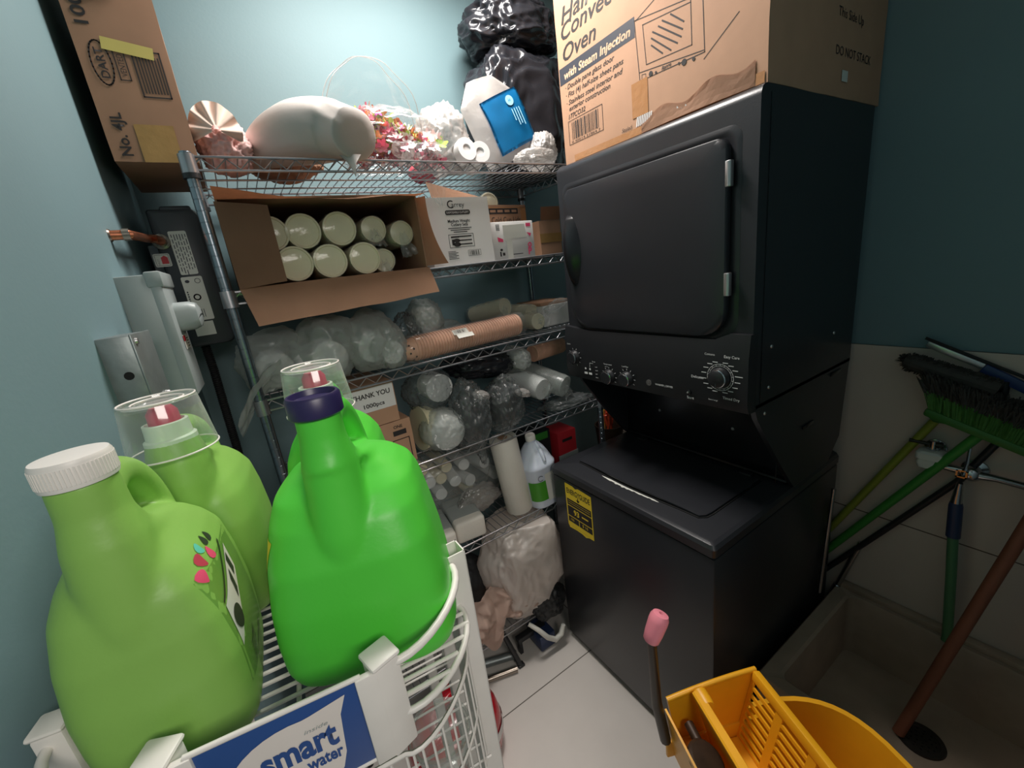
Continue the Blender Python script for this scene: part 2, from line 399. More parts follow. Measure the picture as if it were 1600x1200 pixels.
# lid: rounded outline, wavy raised front lip with a dark finger recess below
def lidfront(y): # y 0.10 .. 0.61
    t = (y - 0.355) / 0.255; return 0.082 - 0.012 * max(0, 1 - t * t) ** 2
ys = [0.10 + 0.51 * i / 24 for i in range(25)]
out = [(lidfront(y), y) for y in ys]
poly = [(0.385, 0.085), (0.12, 0.085), (0.098, 0.088)] + out + [(0.098, 0.622), (0.12, 0.625), (0.385, 0.625)]
b = bmesh.new()
def lz(x, y):
    t = (y - 0.355) / 0.255; f = max(0, 1 - (x - 0.07) / 0.14)
    return 0.868 + 0.007 * max(0, 1 - t * t) * f * f
A = [b.verts.new((x, y, 0.8635 + (lz(x, y) - 0.868) * 0.9)) for x, y in poly]; Bv = [b.verts.new((x, y, lz(x, y))) for x, y in poly]
cxy = Vector((0.25, 0.355)); C2 = [b.verts.new((cxy.x + (x - cxy.x) * 0.93, cxy.y + (y - cxy.y) * 0.95, 0.8705 + (lz(x, y) - 0.868) * 0.8)) for x, y in poly]
n = len(poly)
for j in range(n): b.faces.new((A[j], A[(j + 1) % n], Bv[(j + 1) % n], Bv[j])); b.faces.new((Bv[j], Bv[(j + 1) % n], C2[(j + 1) % n], C2[j]))
b.faces.new(C2); b.faces.new(A[::-1]); bmesh.ops.recalc_face_normals(b, faces=b.faces[:])
part('washer_lid', LC, G().add(b), 'black_enamel', 40)
g = G().prism([(x - 0.004, y) for x, y in out] + [(0.125, 0.63), (0.39, 0.63), (0.39, 0.08), (0.125, 0.08), (0.098, 0.083)], 0.8598, 0.8625)
part('lid_gap', LC, g, 'black_gap', 0)
g = G(); rd = random.Random(3)                      # worn, whitened patch in front of the lid lip
pts = []
for i in range(26):
    y = 0.475 - 0.25 * i / 25; wv = 0.010 * math.sin(math.pi * i / 25) ** 0.6; pts.append((0.066 - 0.002 * math.sin(i * .25), y, wv))
for (x0, y0, w0), (x1, y1, w1) in zip(pts, pts[1:]):
    q = rd.uniform(0.5, 1.0); g.poly([(x0 - w0 * q, y0, 0.8606), (x1 - w1 * q, y1, 0.8606), (x1 + w1 * .6, y1, 0.8606), (x0 + w0 * .6, y0, 0.8606)])
part('worn_patch', LC, g, 'label_paper', 0, 'whitish worn streak in front of the lid lip')
for y in (0.56, 0.13):
    part('lid_hinge', LC, G().box((0.378, y - 0.02, 0.861), (0.402, y + 0.02, 0.876), 0.004), 'black_plastic')
part('back_panel', LC, G().box((0.43, 0.016, 0.858), (0.45, DW - 0.016, 1.20)).tube([(0.425, 0.02, 0.868), (0.425, DW - 0.02, 0.868)], 0.008, 8), 'black_gloss')
for y0, y1 in ((0.0, 0.014), (DW - 0.014, DW)):
    pl = [(0.17, 1.2), (0.19, 1.155), (0.25, 1.074), (0.33, 0.97), (0.40, 0.885), (0.425, 0.858), (0.66, 0.858), (0.735, 0.93), (0.76, 1.2)]
    part('side_support', LC, G().prism(pl, y0, y1, Matrix(((1, 0, 0, 0), (0, 0, 1, 0), (0, 1, 0, 0), (0, 0, 0, 1)))), 'black_enamel', 20)
for lo, hi in (((0.30, -0.0015, 0.925), (0.304, 0.0, 0.985)), ((0.45, -0.004, 1.045), (0.52, 0.0, 1.055)), ((0.62, -0.004, 1.17), (0.69, 0.0, 1.18))): part('side_bracket', LC, G().box(lo, hi, .0005), 'black_gloss')
for x, z in ((0.245, 1.345), (0.24, 1.235), (0.225, 1.165), (0.62, 1.31)): part('screw', LC, G().lathe([(0, 0.0), (0.005, 0), (0.004, 0.002), (0, 0.003)], 10, frame((x, 0, z), (0, -1, 0))), 'silver')
for x in (0.2, 0.5): part('screw', LC, G().lathe([(0, 0.0), (0.006, 0), (0.005, 0.003), (0, 0.004)], 10, frame((0.429, x, 1.0), (-1, 0, 0))), 'silver')
# dryer cabinet: side profile with a rolled top front edge
prof = [(0.763, 1.19), (0.763, 1.935)] + [(0.178 - 0.024 * math.sin(a), 1.911 + 0.024 * math.cos(a)) for a in [math.pi / 2 * i / 6 for i in range(7)]] + [(0.154, 1.395), (0.154, 1.19)]
g = G().prism(prof, 0.0, DW, Matrix(((1, 0, 0, 0), (0, 0, 1, 0), (0, 1, 0, 0), (0, 0, 0, 1))))
g.box((0.195, -0.0012, 1.20), (0.198, 0.0, 1.92), 0, 1)
part('dryer_cabinet', LC, g, ['black_enamel', 'black_gloss'], 30)
FX = face((0.154, 0, 0), (0, -1, 0), (0, 0, 1))       # dryer front: local x runs towards -y
def P2(y, z): return (-y, z)
# shallow dish around the door, then the door itself
def doorline(i):
    rr = rrect(-(0.640 - i), 1.383 + i, -(0.062 + i), 1.848 - i, (0.085, 0.075, 0.028, 0.028), 8)
    return [(x, z + 0.010 * max(0, (z - 1.6) / 0.25) * (1 - ((x + 0.35) / 0.29) ** 2)) for x, z in rr]
def ringloft(M, lines): return G().loft([[M @ Vector((x, y, z)) for x, y in ln] for ln, z in lines])
part('door_surround', LC, ringloft(FX, [(doorline(-0.024), -0.002), (doorline(-0.024), 0.0003), (doorline(-0.016), 0.0022), (doorline(-0.007), 0.003), (doorline(-0.004), 0.0005)]), 'black_enamel', 60)
DD = part('dryer_door', LC, ringloft(FX, [(doorline(0.0), 0.002), (doorline(0.0), 0.016), (doorline(0.003), 0.0205), (doorline(0.012), 0.0225), (doorline(0.05), 0.0245)]), 'black_enamel', 40)
h = []
for i in range(15):
    t = i / 14; z = 1.77 - 0.235 * t; a = math.sin(math.pi * t)
    h.append([(0.154 - 0.023 - 0.030 * a ** 0.7 - 0.004, 0.618 - 0.006 * t, z), (0.154 - 0.022 - 0.026 * a ** 0.7, 0.602 - 0.012 * a - 0.006 * t, z), (0.154 - 0.02, 0.588 - 0.028 * a, z), (0.154 - 0.018, 0.612, z), (0.154 - 0.02, 0.628, z)])
part('handle', DD, G().loft(h), 'black_gloss', 60)
for z in (1.769, 1.519):
    part('hinge', LC, G().box((0.126, 0.048, z - 0.028), (0.14, 0.062, z + 0.028), 0.002).tube([(0.129, 0.053, z - 0.026), (0.129, 0.053, z + 0.026)], 0.005, 8), 'silver', 40, 'small silver door hinge')
# control panel
g = G().loft([[(0.15, y, z), (0.128, y, z), (0.122, y, z - 0.05), (0.128, y, 1.21), (0.14, y, 1.185), (0.17, y, 1.185)] if 0 else [(0.17, y, 1.375 + 0.02 * c), (0.137, y, 1.375 + 0.02 * c), (0.129, y, 1.335), (0.129, y, 1.215), (0.137, y, 1.190), (0.17, y, 1.187)] for y, c in ((-0.004, 1), (0.05, 1), (0.09, 0.15), (0.56, 0.0), (0.62, 0.2), (0.69, 0.6))])
CP = part('control_panel', LC, g, 'black_plastic', 25)
PF = face((0.1285, 0, 0), (0, -1, 0), (0, 0, 1))
g = G(); ky, kz = 0.068, 1.280
g.ring(PF, -ky, kz, 0.036, 0.036, 0.0014); g.ring(PF, -ky, kz, 0.031, 0.031, 0.001)
for i in range(36):
    a = i * math.pi / 18
    if i % 2: g.stroke(PF, [(-ky + 0.0325 * math.cos(a), kz + 0.0325 * math.sin(a)), (-ky + 0.035 * math.cos(a), kz + 0.035 * math.sin(a))], 0.0012)
for i in range(16):
    a = 2 * math.pi * i / 16 + 0.2; c, s_ = math.cos(a), math.sin(a); r0 = 0.041
    L_ = 0.012 if i not in (0, 8) else 0.018
    g.stroke(PF, [(-ky + r0 * c, kz + r0 * s_), (-ky + r0 * c + L_ * (1 if c > 0 else -1), kz + r0 * s_)], 0.0022)
g.text('Cottons', PF, -0.112, 1.337, 0.006, bold=0.0); g.text('Easy Care', PF, -0.058, 1.334, 0.007, bold=0.012)
g.text('Delicates', PF, -0.152, 1.268, 0.007, bold=0.012); g.text('Timed Dry', PF, -0.060, 1.222, 0.007, bold=0.012)
g.text('Extra Large', PF, -0.10, 1.212, 0.004); g.text('Start', PF, -0.166, 1.203, 0.0075, bold=0.015)
g.text('WASHER | DRYER', PF, -0.276, 1.224, 0.0055, bold=0.012)
for ky2, kz2 in ((0.640, 1.272), (0.468, 1.221), (0.388, 1.226)):
    for i in range(9):
        a = math.radians(-70 + 35 * i) if ky2 > .5 else math.radians(-30 + 30 * i)
        c, s_ = math.cos(a), math.sin(a); g.stroke(PF, [(-ky2 + 0.029 * c, kz2 + 0.029 * s_), (-ky2 + 0.034 * c, kz2 + 0.034 * s_)], 0.0015)
g.text('Temperature', PF, -0.492, 1.262, 0.005); g.text('Options', PF, -0.486, 1.254, 0.003); g.text('Load Size', PF, -0.408, 1.264, 0.005); g.text('Cycles', PF, -0.678, 1.318, 0.005)
g.stroke(PF, [(-0.562, 1.243), (-0.562, 1.258), (-0.545, 1.258)], 0.0012); g.text('Rinse', PF, -0.548, 1.263, 0.005)
for i in range(4): g.text('soak wash spin drain'.split()[i], PF, -0.535, 1.245 - 0.013 * i, 0.0045)
for x in (-0.585, -0.562): g.disc(PF, x, 1.235, 0.004, 0.004); g.rect(PF, x - 0.007, 1.214, x + 0.009, 1.222)
part('printing', CP, g, 'white_print', 0, 'white lettering and dial marks')
for ky2, kz2, r in ((ky, kz, 0.025), (0.640, 1.272, 0.024), (0.468, 1.221, 0.024), (0.388, 1.226, 0.023)):
    K = frame((0.1282, ky2, kz2), (-1, 0, 0), (0, -1, 0))
    k = part('knob', CP, G().lathe([(r + .002, 0), (r + .002, 0.004), (r, 0.007), (r * .92, 0.020), (r * .8, 0.0225), (0, 0.0225)], 32, K), 'black_plastic', 40)
    g = G(); pts = [(0.955 * r * math.cos(a), 0.955 * r * math.sin(a), 0.0195) for a in [math.radians(-75 + 10 * i) for i in range(19)]]
    g.tube(pts, [0.0003 + 0.0024 * math.sin(math.pi * i / 18) for i in range(19)], 6, 0, M=K)
    g.box((-0.0009, -r * .85, 0.0222), (0.0009, -r * .45, 0.0232), M=K)
    part('chrome_trim', k, g, 'chrome')
part('start_button', CP, G().lathe([(0.008, 0), (0.0075, 0.004), (0.004, 0.006), (0, 0.006)], 20, frame((0.1282, 0.160, 1.222), (-1, 0, 0))).lathe([(0.003, 0.006), (0.0025, 0.008), (0, 0.0085)], 12, frame((0.1282, 0.160, 1.222), (-1, 0, 0)), 1), ['black_gloss', 'silver'])
BF = face((0.1284, 0.300, 1.227), (0, -1, 0), (0, 0, 1))
g = G().lathe([(0.0095, 0), (0.0095, 0.0012), (0, 0.0016)], 28, frame((0.1284, 0.300, 1.227), (-1, 0, 0)))
g.ring(BF, 0, 0, 0.0072, 0.0072, 0.0008, 1, 0.0018)
for sx in (-1, 1):
    g.stroke(BF, [(sx * 0.001, 0.004), (sx * 0.004, 0.002), (sx * 0.003, -0.003), (sx * 0.001, -0.002), (sx * 0.0035, 0.0)], 0.0009, 1, 0.0018)
part('badge', CP, g, ['silver', 'print_black'], 30)
# yellow energy label with black panels, on the washer front
EL = face((-0.0004, 0, 0), (0, -1, 0), (0, 0, 1))
y0, y1, z0, z1 = -0.612, -0.468, 0.612, 0.806
jag = [(y0, z0 + 0.012), (y0 + 0.008, z0 - 0.002), (y0 + .05, z0 + .002), (y0 + .08, z0 + .001), (y0 + .1, z0 - .004), (y0 + .118, z0 + .004), (y1, z0 + .006), (y1, z1 - .004), (y0 + .075, z1), (y0 + .06, z1 - .007), (y0 + .045, z1 - .001), (y0, z1)]
g = G().poly([(x, y, 0.0005) for x, y in jag], 0, EL)
for a, c in ((0.715, 0.742), (0.668, 0.711), (0.640, 0.664)): g.rect(EL, y0 + 0.006, a, y1 - 0.005, c, 1, 0.0008)
g.text('ENERGYGUIDE', EL, y0 + 0.008, 0.766, 0.022, 1, width=0.128, bold=0.02, off=0.0009)
g.stroke(EL, [(y0 + .07, .762), (y0 + .07, .75)], 0.004, 1, 0.0009); g.poly([(y0 + .06, .755, .0009), (y0 + .07, .744, .0009), (y0 + .08, .755, .0009)], 1, EL)
for i in range(2): g.rect(EL, y0 + 0.01, 0.724 + .009 * i, y1 - 0.01, 0.7255 + .009 * i, 0, 0.001)
g.text('93', EL, y0 + 0.04, 0.680, 0.022, 0, bold=0.03, off=0.001); g.rect(EL, y0 + .085, .688, y0 + .12, .694, 0, .001)
g.rect(EL, y0 + .066, .640, y0 + .069, .664, 0, .001); g.text('196', EL, y0 + .02, .648, .010, 0, off=.001); g.text('$ 16', EL, y0 + .085, .648, .012, 0, off=.001)
g.rect(EL, y0 + .02, 0.622, y1 - .02, 0.6225, 1, .0009)
part('energy_label', LC, g, ['energy_yellow', 'print_black'], 0, 'torn yellow and black energy label')
# ---------------------------------------------------------------- oven carton on the dryer
OB = thing('carton', (0.48, 0.34, 1.937), 'large tan oven carton printed with an oven drawing, on top of the black dryer', 'cardboard box', 'cardboard boxes')
OX = 0.185
def dented(lo, hi, seed, amp=0.004, n=10):
    b = bmesh.new(); c = (Vector(lo) + Vector(hi)) / 2; d = Vector(hi) - Vector(lo)
    bmesh.ops.create_cube(b, size=1, matrix=T(c) @ Matrix.Diagonal((d.x, d.y, d.z, 1)))
    bmesh.ops.subdivide_edges(b, edges=b.edges[:], cuts=n, use_grid_fill=True); s = Vector((seed, seed * 2.3, seed * .7))
    for v in b.verts:
        q = [min(v.co[i] - lo[i], hi[i] - v.co[i]) for i in range(3)]; e = sorted(q)[1]
        k = math.exp(-(e / 0.025)); d_ = Vector([(1 if v.co[i] - lo[i] < hi[i] - v.co[i] else -1) * abs(noise.noise(v.co * 18 + s * (i + 1))) * (1 if i < 2 else .6) for i in range(3)])
        v.co += d_ * amp * (0.04 + k)
    return b
part('box_body', OB, G().add(dented((OX, 0.004, 1.938), (0.80, 0.668, 2.58), 2, 0.0035)), 'kraft', 25)
OF = face((OX - 0.0001, 0, 0), (0, -1, 0), (0, 0, 1))
def o2(u, v):
    p = at(u, v, 'x', OX); return (-p.y, p.z)
def base(u0, v0, u1, v1): a = o2(u0, v0); c = o2(u1, v1); return a, c[0] - a[0]
g = G()
def oline(txt, p, h, m=0, bold=0.01, sh=0.28):
    a, wd = base(*p); g.text(txt, OF, a[0], a[1], h, m, width=wd, shear=sh, bold=bold, off=0.0004)
a = o2(877, 40); g.text('Half Size', OF, a[0], a[1], 0.042, 0, width=0.27, shear=.25, bold=.012, off=.0004)
a = o2(877.5, 65); g.text('Convection', OF, a[0], a[1], 0.042, 0, width=0.33, shear=.25, bold=.012, off=.0004)
a = o2(880.5, 97.5); g.text('Oven', OF, a[0], a[1], 0.042, 0, width=0.148, shear=.25, bold=.012, off=.0004)
P = [o2(*p) for p in ((877, 135), (992, 56.5), (991, 28.5), (876.5, 108))]
ym = (P[0][1] + P[1][1]) / 2; yM = (P[2][1] + P[3][1]) / 2
g.rect(OF, P[0][0] - 0.004, P[0][1], P[1][0], P[3][1], 1, 0.0002)
a = o2(882, 123.5); e = o2(985, 55); g.text('with Steam Injection', OF, a[0], P[0][1] + 0.011, 0.021, 2, width=e[0] - a[0], shear=.2, bold=.03, off=.0004)
for txt, p in (('· Double pane glass door', (884, 142, 960, 96)), ('· Fits (4) half-size sheet pans', (885, 154, 974.5, 103.5)), ('· Stainless steel interior and', (886, 166, 973.5, 119)), ('  exterior construction', (890, 174, 954, 141)), ('177CO32', (889, 187, 915, 172.6))): oline(txt, p, 0.0135)
c = [o2(*p) for p in ((888, 191), (943, 203))]; x0, x1 = c[0][0], c[1][0]; zt_ = o2(888, 191)[1]; zb = o2(891, 227)[1]
g.stroke(OF, [(x0, zb), (x1, zb), (x1, zt_), (x0, zt_)], 0.0016, 0, closed=True)
g.bars(OF, x0 + .016, zb + .012, x1 - .014, zt_ - .006, 0, 34); g.text('0 40014 21864 7', OF, x0 + .012, zb + .003, .006, width=x1 - x0 - .024)
# line drawing of the oven
def OL(pts, wd=0.0018, closed=False): g.stroke(OF, [o2(*p) for p in pts], wd, 0, 0.0004, closed)
OL([(991, 33), (1000, 127), (1101, 81)]); OL([(991, 33), (1098, -12)]); OL([(1101, 81), (1098, -12)]); OL([(1004, 39), (1010, 101), (1081, 70), (1079, -3)]); OL([(1004, 39), (1079, 3)])
OL([(999, 114), (1100, 78)]); OL([(993, 33), (1025, -4)]); OL([(1100, 92), (1155, 18)])
for s_, e in (((1018, 71), (1035, 83)), ((1018, 60), (1048, 78)), ((1020, 50), (1058, 67)), ((1029, 41), (1064, 57)), ((1035, 32), (1066, 45)), ((1048, 22), (1068, 33))): OL([s_, e], 0.0035)
for u, v, r in ((1017, 115, .006), (1025, 113, .003), (1061, 99, .003), (1069, 97, .007), (1084, 92, .004)): p = o2(u, v); g.disc(OF, p[0], p[1], r, r, 0, .001)
p = o2(1034, 110); g.text('Range', OF, p[0], p[1], .008, shear=.3, bold=.02); OL([(1003, 117), (1009, 115), (1009, 123), (1003, 125)], .0012, True)
a = o2(972, 208); g.text('Sealed', OF, a[0], a[1], .010, shear=.3)
part('printing', OB, g, ['print_black', 'print_navy', 'kraft_edge'], 0)
g = G(); a = o2(988, 168)
g.rect(OF, a[0], a[1] - 0.03, a[0] + .055, a[1] + .055, 0, 0.0009); g.rect(OF, -0.62, 1.939, -0.25, 1.958, 0, 0.0009); g.rect(OF, -0.25, 1.939, -0.01, 1.962, 0, 0.001)
part('packing_tape', OB, g, 'clear_tape_kraft', 0)
g = G(); a = o2(995, 190); rd = random.Random(5)
for i in range(9): g.stroke(OF, [(a[0] + .006 * i, a[1] - .012), (a[0] + .006 * i + .004, a[1] + .008)], .0035, 0, .0013)
for i in range(12):
    y = -0.12 - 0.012 * i; g.poly([(y, 1.946 + rd.uniform(0, .01), .002), (y + .01, 1.944, .004), (y + .014, 1.953, .002), (y + .003, 1.957 + rd.uniform(0, .012), .003)], 0, OF)
part('torn_paper', OB, g, 'white_card', 0, 'white torn scraps along the bottom edge')
g = G()                                               # crushed bottom corner flap
g.cloth(lambda s, t: Vector((OX - 0.0015 - 0.007 * math.sin(math.pi * s) * (1 - t) ** 2 - .002 * abs(noise.noise(Vector((s * 9, t * 5, 1)))), 0.34 - 0.31 * s, 1.9395 + t * (0.022 + .02 * math.sin(s * 7) ** 2 + .02 * s))), 24, 4, thick=0.002)
part('crushed_edge', OB, g, 'kraft', 0)
SF = face((0, 0.0, 0), (1, 0, 0), (0, 0, 1)); g = G(); SF = T((0, 0.0035, 0)) @ SF
g.bars(SF, .255, 2.02, .33, 2.085, 0, 16, .0012); g.stroke(SF, [(.24, 2.01), (.345, 2.01), (.345, 2.095), (.24, 2.095)], .002, 0, .0012, True)
for tx, x, z, h in (('Half Size Convection Oven', .25, 2.15, .018), ('DO NOT STACK', .5, 2.03, .02), ('This Side Up', .5, 2.11, .02)): part('side_printing', OB, G().text(tx, SF, x, z, h, 0, off=.0004), 'print_black', 0)

g = G().rect(SF, .54, 1.975, .575, 2.0, 0, .0012); part('small_label', OB, g, 'label_paper', 0)
# ---------------------------------------------------------------- wire shelving
SHX0, SHX1, SHY0, SHY1 = -0.892, 0.327, 0.733, 1.150
SZ = [1.9575, 1.6505, 1.3645, 1.0315, 0.6515, 0.19]    # height of each wire deck
WS = thing('wire_shelving_unit', ((SHX0 + SHX1) / 2, (SHY0 + SHY1) / 2, 0), 'grey wire shelving unit full of cups and bags along the back wall', 'shelving')
def wire_deck(z):
    g = G(); lo = z - 0.029
    for y in (SHY0, SHY1):
        for zz in (z, lo): g.tube([(SHX0, y, zz), (SHX1, y, zz)], 0.0032, 6)
        k = 24; g.tube([(SHX0 + (SHX1 - SHX0) * i / (2 * k), y, z - 0.003 if i % 2 else lo + 0.003) for i in range(2 * k + 1)], 0.0021, 5)
    for x in (SHX0, SHX1):
        for zz in (z, lo): g.tube([(x, SHY0, zz), (x, SHY1, zz)], 0.0032, 6)
        k = 8; g.tube([(x, SHY0 + (SHY1 - SHY0) * i / (2 * k), z - 0.003 if i % 2 else lo + 0.003) for i in range(2 * k + 1)], 0.0021, 5)
    for i in range(1, 48):
        x = SHX0 + (SHX1 - SHX0) * i / 48; g.tube([(x, SHY0 - 0.001, z + .001), (x, SHY1, z + .001)], 0.0017, 5)
    for j in (1, 2, 3): g.tube([(SHX0, SHY0 + (SHY1 - SHY0) * j / 4, z - 0.004), (SHX1, SHY0 + (SHY1 - SHY0) * j / 4, z - 0.004)], 0.0028, 5)
    for x in (SHX0, SHX1):
        for y in (SHY0, SHY1): g.lathe([(0.0175, lo - 0.008), (0.0165, z + 0.004)], 14, T((x, y, 0)))
    return g
for z in SZ: part('wire_shelf', WS, wire_deck(z), 'zinc_wire', 40)
for x in (SHX0, SHX1):
    for y in (SHY0, SHY1):
        pr = [(0.0, 0.012)]; z = 0.012
        while z < 1.952: pr += [(0.0127, z), (0.0127, z + .0006), (0.0127, z + 0.0224), (0.0127, z + .023), (0.0120, z + 0.0236), (0.0120, z + 0.0248)]; z += 0.0254
        p = part('post', WS, G().lathe(pr[1:] + [(0.0127, 1.958), (0.0, 1.960)], 18, T((x, y, 0))), 'post_chrome', 40)
        part('foot', p, G().lathe([(0.012, 0), (0.012, 0.006), (0.006, 0.008), (0.006, 0.03)], 12, T((x, y, 0))), 'black_plastic')
        part('collar_clip', p, G().lathe([(0.0182, 1.910), (0.0182, 1.921)], 14, T((x, y, 0))), 'black_plastic')
# ---------------------------------------------------------------- lid carton wedged between shelving and left wall
DX0, DX1, DY0, DY1, DZ0, DZ1 = -1.028, -0.868, 0.80, 1.125, 1.9615, 2.42
DB = thing('carton', ((DX0 + DX1) / 2, (DY0 + DY1) / 2, DZ0), 'tall narrow brown lid carton with a yellow sticker, at top left of the shelving', 'cardboard box', 'cardboard boxes')
part('box_body', DB, G().add(dented((DX0, DY0, DZ0), (DX1, DY1, DZ1), 5, 0.0025, 8)), 'kraft_dark', 25)
DF = face((DX0, DY0 - 0.0002, DZ0), (0, 0, 1), (-1, 0, 0)) @ T((0, 0, 0))   # lettering runs upwards
W_ = DX1 - DX0
g = G()
g.text('No. 4JL', DF, 0.012, -0.038, 0.020, 0, width=0.088, bold=.02); part('lettering', DB, g, 'print_black', 0); g = G(); g.text('1000 Lids', DF, 0.265, -0.036, 0.022, 0, width=.15, bold=.02)
part('lettering', DB, g, 'print_black', 0); g = G(); g.ring(DF, .195, -.036, .042, .017, .0028); g.text('DART', DF, .166, -.043, .014, width=.058, bold=.02)
g.stroke(DF, [(.165, -.078), (.222, -.078), (.222, -.060), (.165, -.060)], .0022, closed=True); g.text('VENTED', DF, .172, -.074, .010, width=.043)
part('maker_mark', DB, g, 'print_black', 0); g = G(); g.stroke(DF, [(.135, -.142), (.225, -.142), (.225, -.092), (.135, -.092)], .003, closed=True)
for i in range(8):
    g.rect(DF, .142, -.138 + .0055 * i, .215, -.1355 + .0055 * i, 0, .0008)
part('printed_panel', DB, g, 'print_black', 0)
Q = DF @ T((.232, -.058, 0)) @ RZ(math.radians(-98)); g = G()
g.add(bmesh.new()); g.rect(Q, -0.013, -0.012, 0.075, 0.012, 0, .0016)
part('sticker', DB, g, 'sticker_yellow', 0, 'slanted yellow sticker')
g = G(); PTF = face((DX0, DY0 - .0002, DZ0), (1, 0, 0), (0, 0, 1))
part('packing_tape', DB, g.rect(PTF, .055, -.0005, .128, .078, 0, .0006), 'packing_tape', 0); part('packing_tape', DB, G().rect(PTF, .02, .37, .11, .43, 0, .0006), 'packing_tape', 0)
g = G().cloth(lambda s, t: Vector((DX0 + .035 + .085 * s + .01 * t, DY0 - .006 - .02 * math.sin(math.pi * t) * s, DZ0 + .36 - .05 * t * (1 - s) + .012 * noise.noise(Vector((s * 4, t * 4, 2))))), 8, 6, thick=.001)
part('torn_flap', DB, g, 'kraft_edge', 0)
# ---------------------------------------------------------------- things on the left wall
LA = math.radians(-5.71)
def lw(y, z, out=0.0):                                 # a point on / off the left wall
    return Vector((XW(y) + out * 0.998, y - out * 0.05, z))
HT = thing('water_heater', (-0.965, 1.04, 1.52), 'dark grey tankless water heater with three pale labels beside the shelving', 'water heater')
rings = [[(x, y, z) for x, z in rrect(-1.015 + i, 1.52 + i, -0.905 - i, 1.879 - i, (.012, .02, .022, .008))] for y, i in ((1.186, 0.0), (0.915, 0.0), (0.906, 0.003), (0.902, 0.010))]
part('cover', HT, G().loft(rings), 'heater_grey', 35)
part('cap', HT, G().box((-0.985, 0.908, 1.872), (-0.918, 1.18, 1.886), .005), 'heater_grey')
part('back_plate', HT, G().box((-1.04, 0.97, 1.56), (-1.012, 1.186, 1.80), .004), 'heater_back', 35, 'pale grey mounting plate')
HF = face((0, 0.9015, 0), (1, 0, 0), (0, 0, 1))
def hp(u, v): p = at(u, v, 'y', 0.9015); return (p.x, p.z)
def hlabel(nm, c, rows, extra=None, r=.004):
    a = [hp(*p) for p in c]; x0 = (a[0][0] + a[3][0]) / 2; x1 = (a[1][0] + a[2][0]) / 2; zt_ = (a[0][1] + a[1][1]) / 2; zb = (a[2][1] + a[3][1]) / 2
    g = G().poly([(x, y, .0008) for x, y in rrect(x0, zb, x1, zt_, r)], 0, HF)
    rd = random.Random(int(c[0][0]))
    for i in range(rows):
        x = x0 + (x1 - x0) * (.14 + .76 * i / max(1, rows - 1)); z = zt_ - .008
        while z > zb + .012: L_ = rd.uniform(.004, .016); g.rect(HF, x - .0009, z - L_, x + .0009, z, 1, .0011); z -= L_ + .004
    if extra: extra(g, x0, x1, zb, zt_)
    part(nm, HT, g, ['label_paper', 'print_navy', 'red_print'], 0)
hlabel('warning_label', [(262, 362), (291, 360), (309, 428), (282, 430)], 6)
hlabel('rating_label', [(283, 433), (317, 431), (334, 499), (302, 501)], 0, lambda g, a, b, c, d: (g.ring(HF, b - .012, d - .012, .006, .006, .0012, 1, .0012), g.disc(HF, a + .012, d - .012, .005, .004, 1, .0012), g.ring(HF, (a + b) / 2, (c + d) / 2 + .004, .007, .007, .003, 1, .0012), [g.rect(HF, a + .008 + .005 * i, c + .008, a + .0095 + .005 * i, c + .03, 1, .0012) for i in range(5)], [g.rect(HF, a + .004, c + .045 + .006 * i, a + .007, c + .049 + .006 * i, 1, .0012) for i in range(6)]))
hlabel('blank_label', [(302, 504), (332, 501), (340, 522), (308, 525)], 0, None, .001)
hlabel('hot_side_label', [(238, 397), (265, 396), (269, 416), (244, 418)], 0, lambda g, a, b, c, d: (g.stroke(HF, [(a + .003, c + .003), (b - .003, c + .003), (b - .003, d - .003), (a + .003, d - .003)], .0008, 1, .0012, True), g.poly([(a + .015, c + .007, .0013), (b - .005, c + .007, .0013), (b - .005, d - .010, .0013), ((a + b) / 2 + .005, d - .005, .0013), (a + .015, d - .010, .0013)], 2, HF), g.text('INLET', HF @ T((a + .0105, c + .005, 0)) @ RZ(math.pi / 2), 0, 0, .004, 1, width=.015)))
p = hp(252, 378); g = G().lathe([(.020, 0), (.019, .004), (.013, .006), (.013, .014), (.010, .016)], 20, frame((p[0], .902, p[1]), (0, -1, 0)))
part('inlet_collar', HT, g, 'brass_grey')
cz = 1.622; part('cable_connector', HT, G().lathe([(.009, 0), (.009, .008), (.012, .008), (.012, .018), (.010, .018), (.010, .024)], 12, frame((-0.906, .925, cz), (1, 0, 0))), 'chrome', 30, 'chrome cable connector')
pw = lw(.69, 1.792); g = G(); e = Vector((p[0], .872, p[1]))
g.tube([pw, pw + Vector((.03, 0, 0)), e + Vector((-.022, -.001, .006)), e + Vector((-.006, -.002, .004)), e + Vector((0, .008, 0)), e + Vector((0, .026, 0))], [.010, .010, .010, .0105, .011, .011], 12)
g.lathe([(.0125, 0), (.0125, .012)], 14, frame(pw + Vector((.022, 0, 0)), (1, 0, 0)), 1); g.lathe([(.014, 0), (.012, .004)], 14, frame(pw - Vector((.001, 0, 0)), (1, 0, 0)), 1)
build('copper_pipe', g, ['copper', 'brass_grey'], None, 40, 'short copper pipe elbow from the wall into the water heater', 'pipe')
def conduit(nm, pts, r, m, label):
    P = []; pts = [Vector(q) for q in pts]
    for a, c in zip(pts, pts[1:]):
        k = max(2, int((c - a).length / .003)); P += [a.lerp(c, i / k) for i in range(k)]
    g = G().tube(P, [r * (1.0 if i % 2 else .78) for i in range(len(P))], 12); build(nm, g, m, None, 32, label, 'conduit')
conduit('flexible_conduit', [(-0.985, .955, 1.522), (-0.984, .957, 1.44), (-0.987, .96, 1.34), (-.99, .965, 1.2), (-1.0, .97, .9)], .0125, 'black_rubber', 'black ribbed conduit hanging below the water heater')
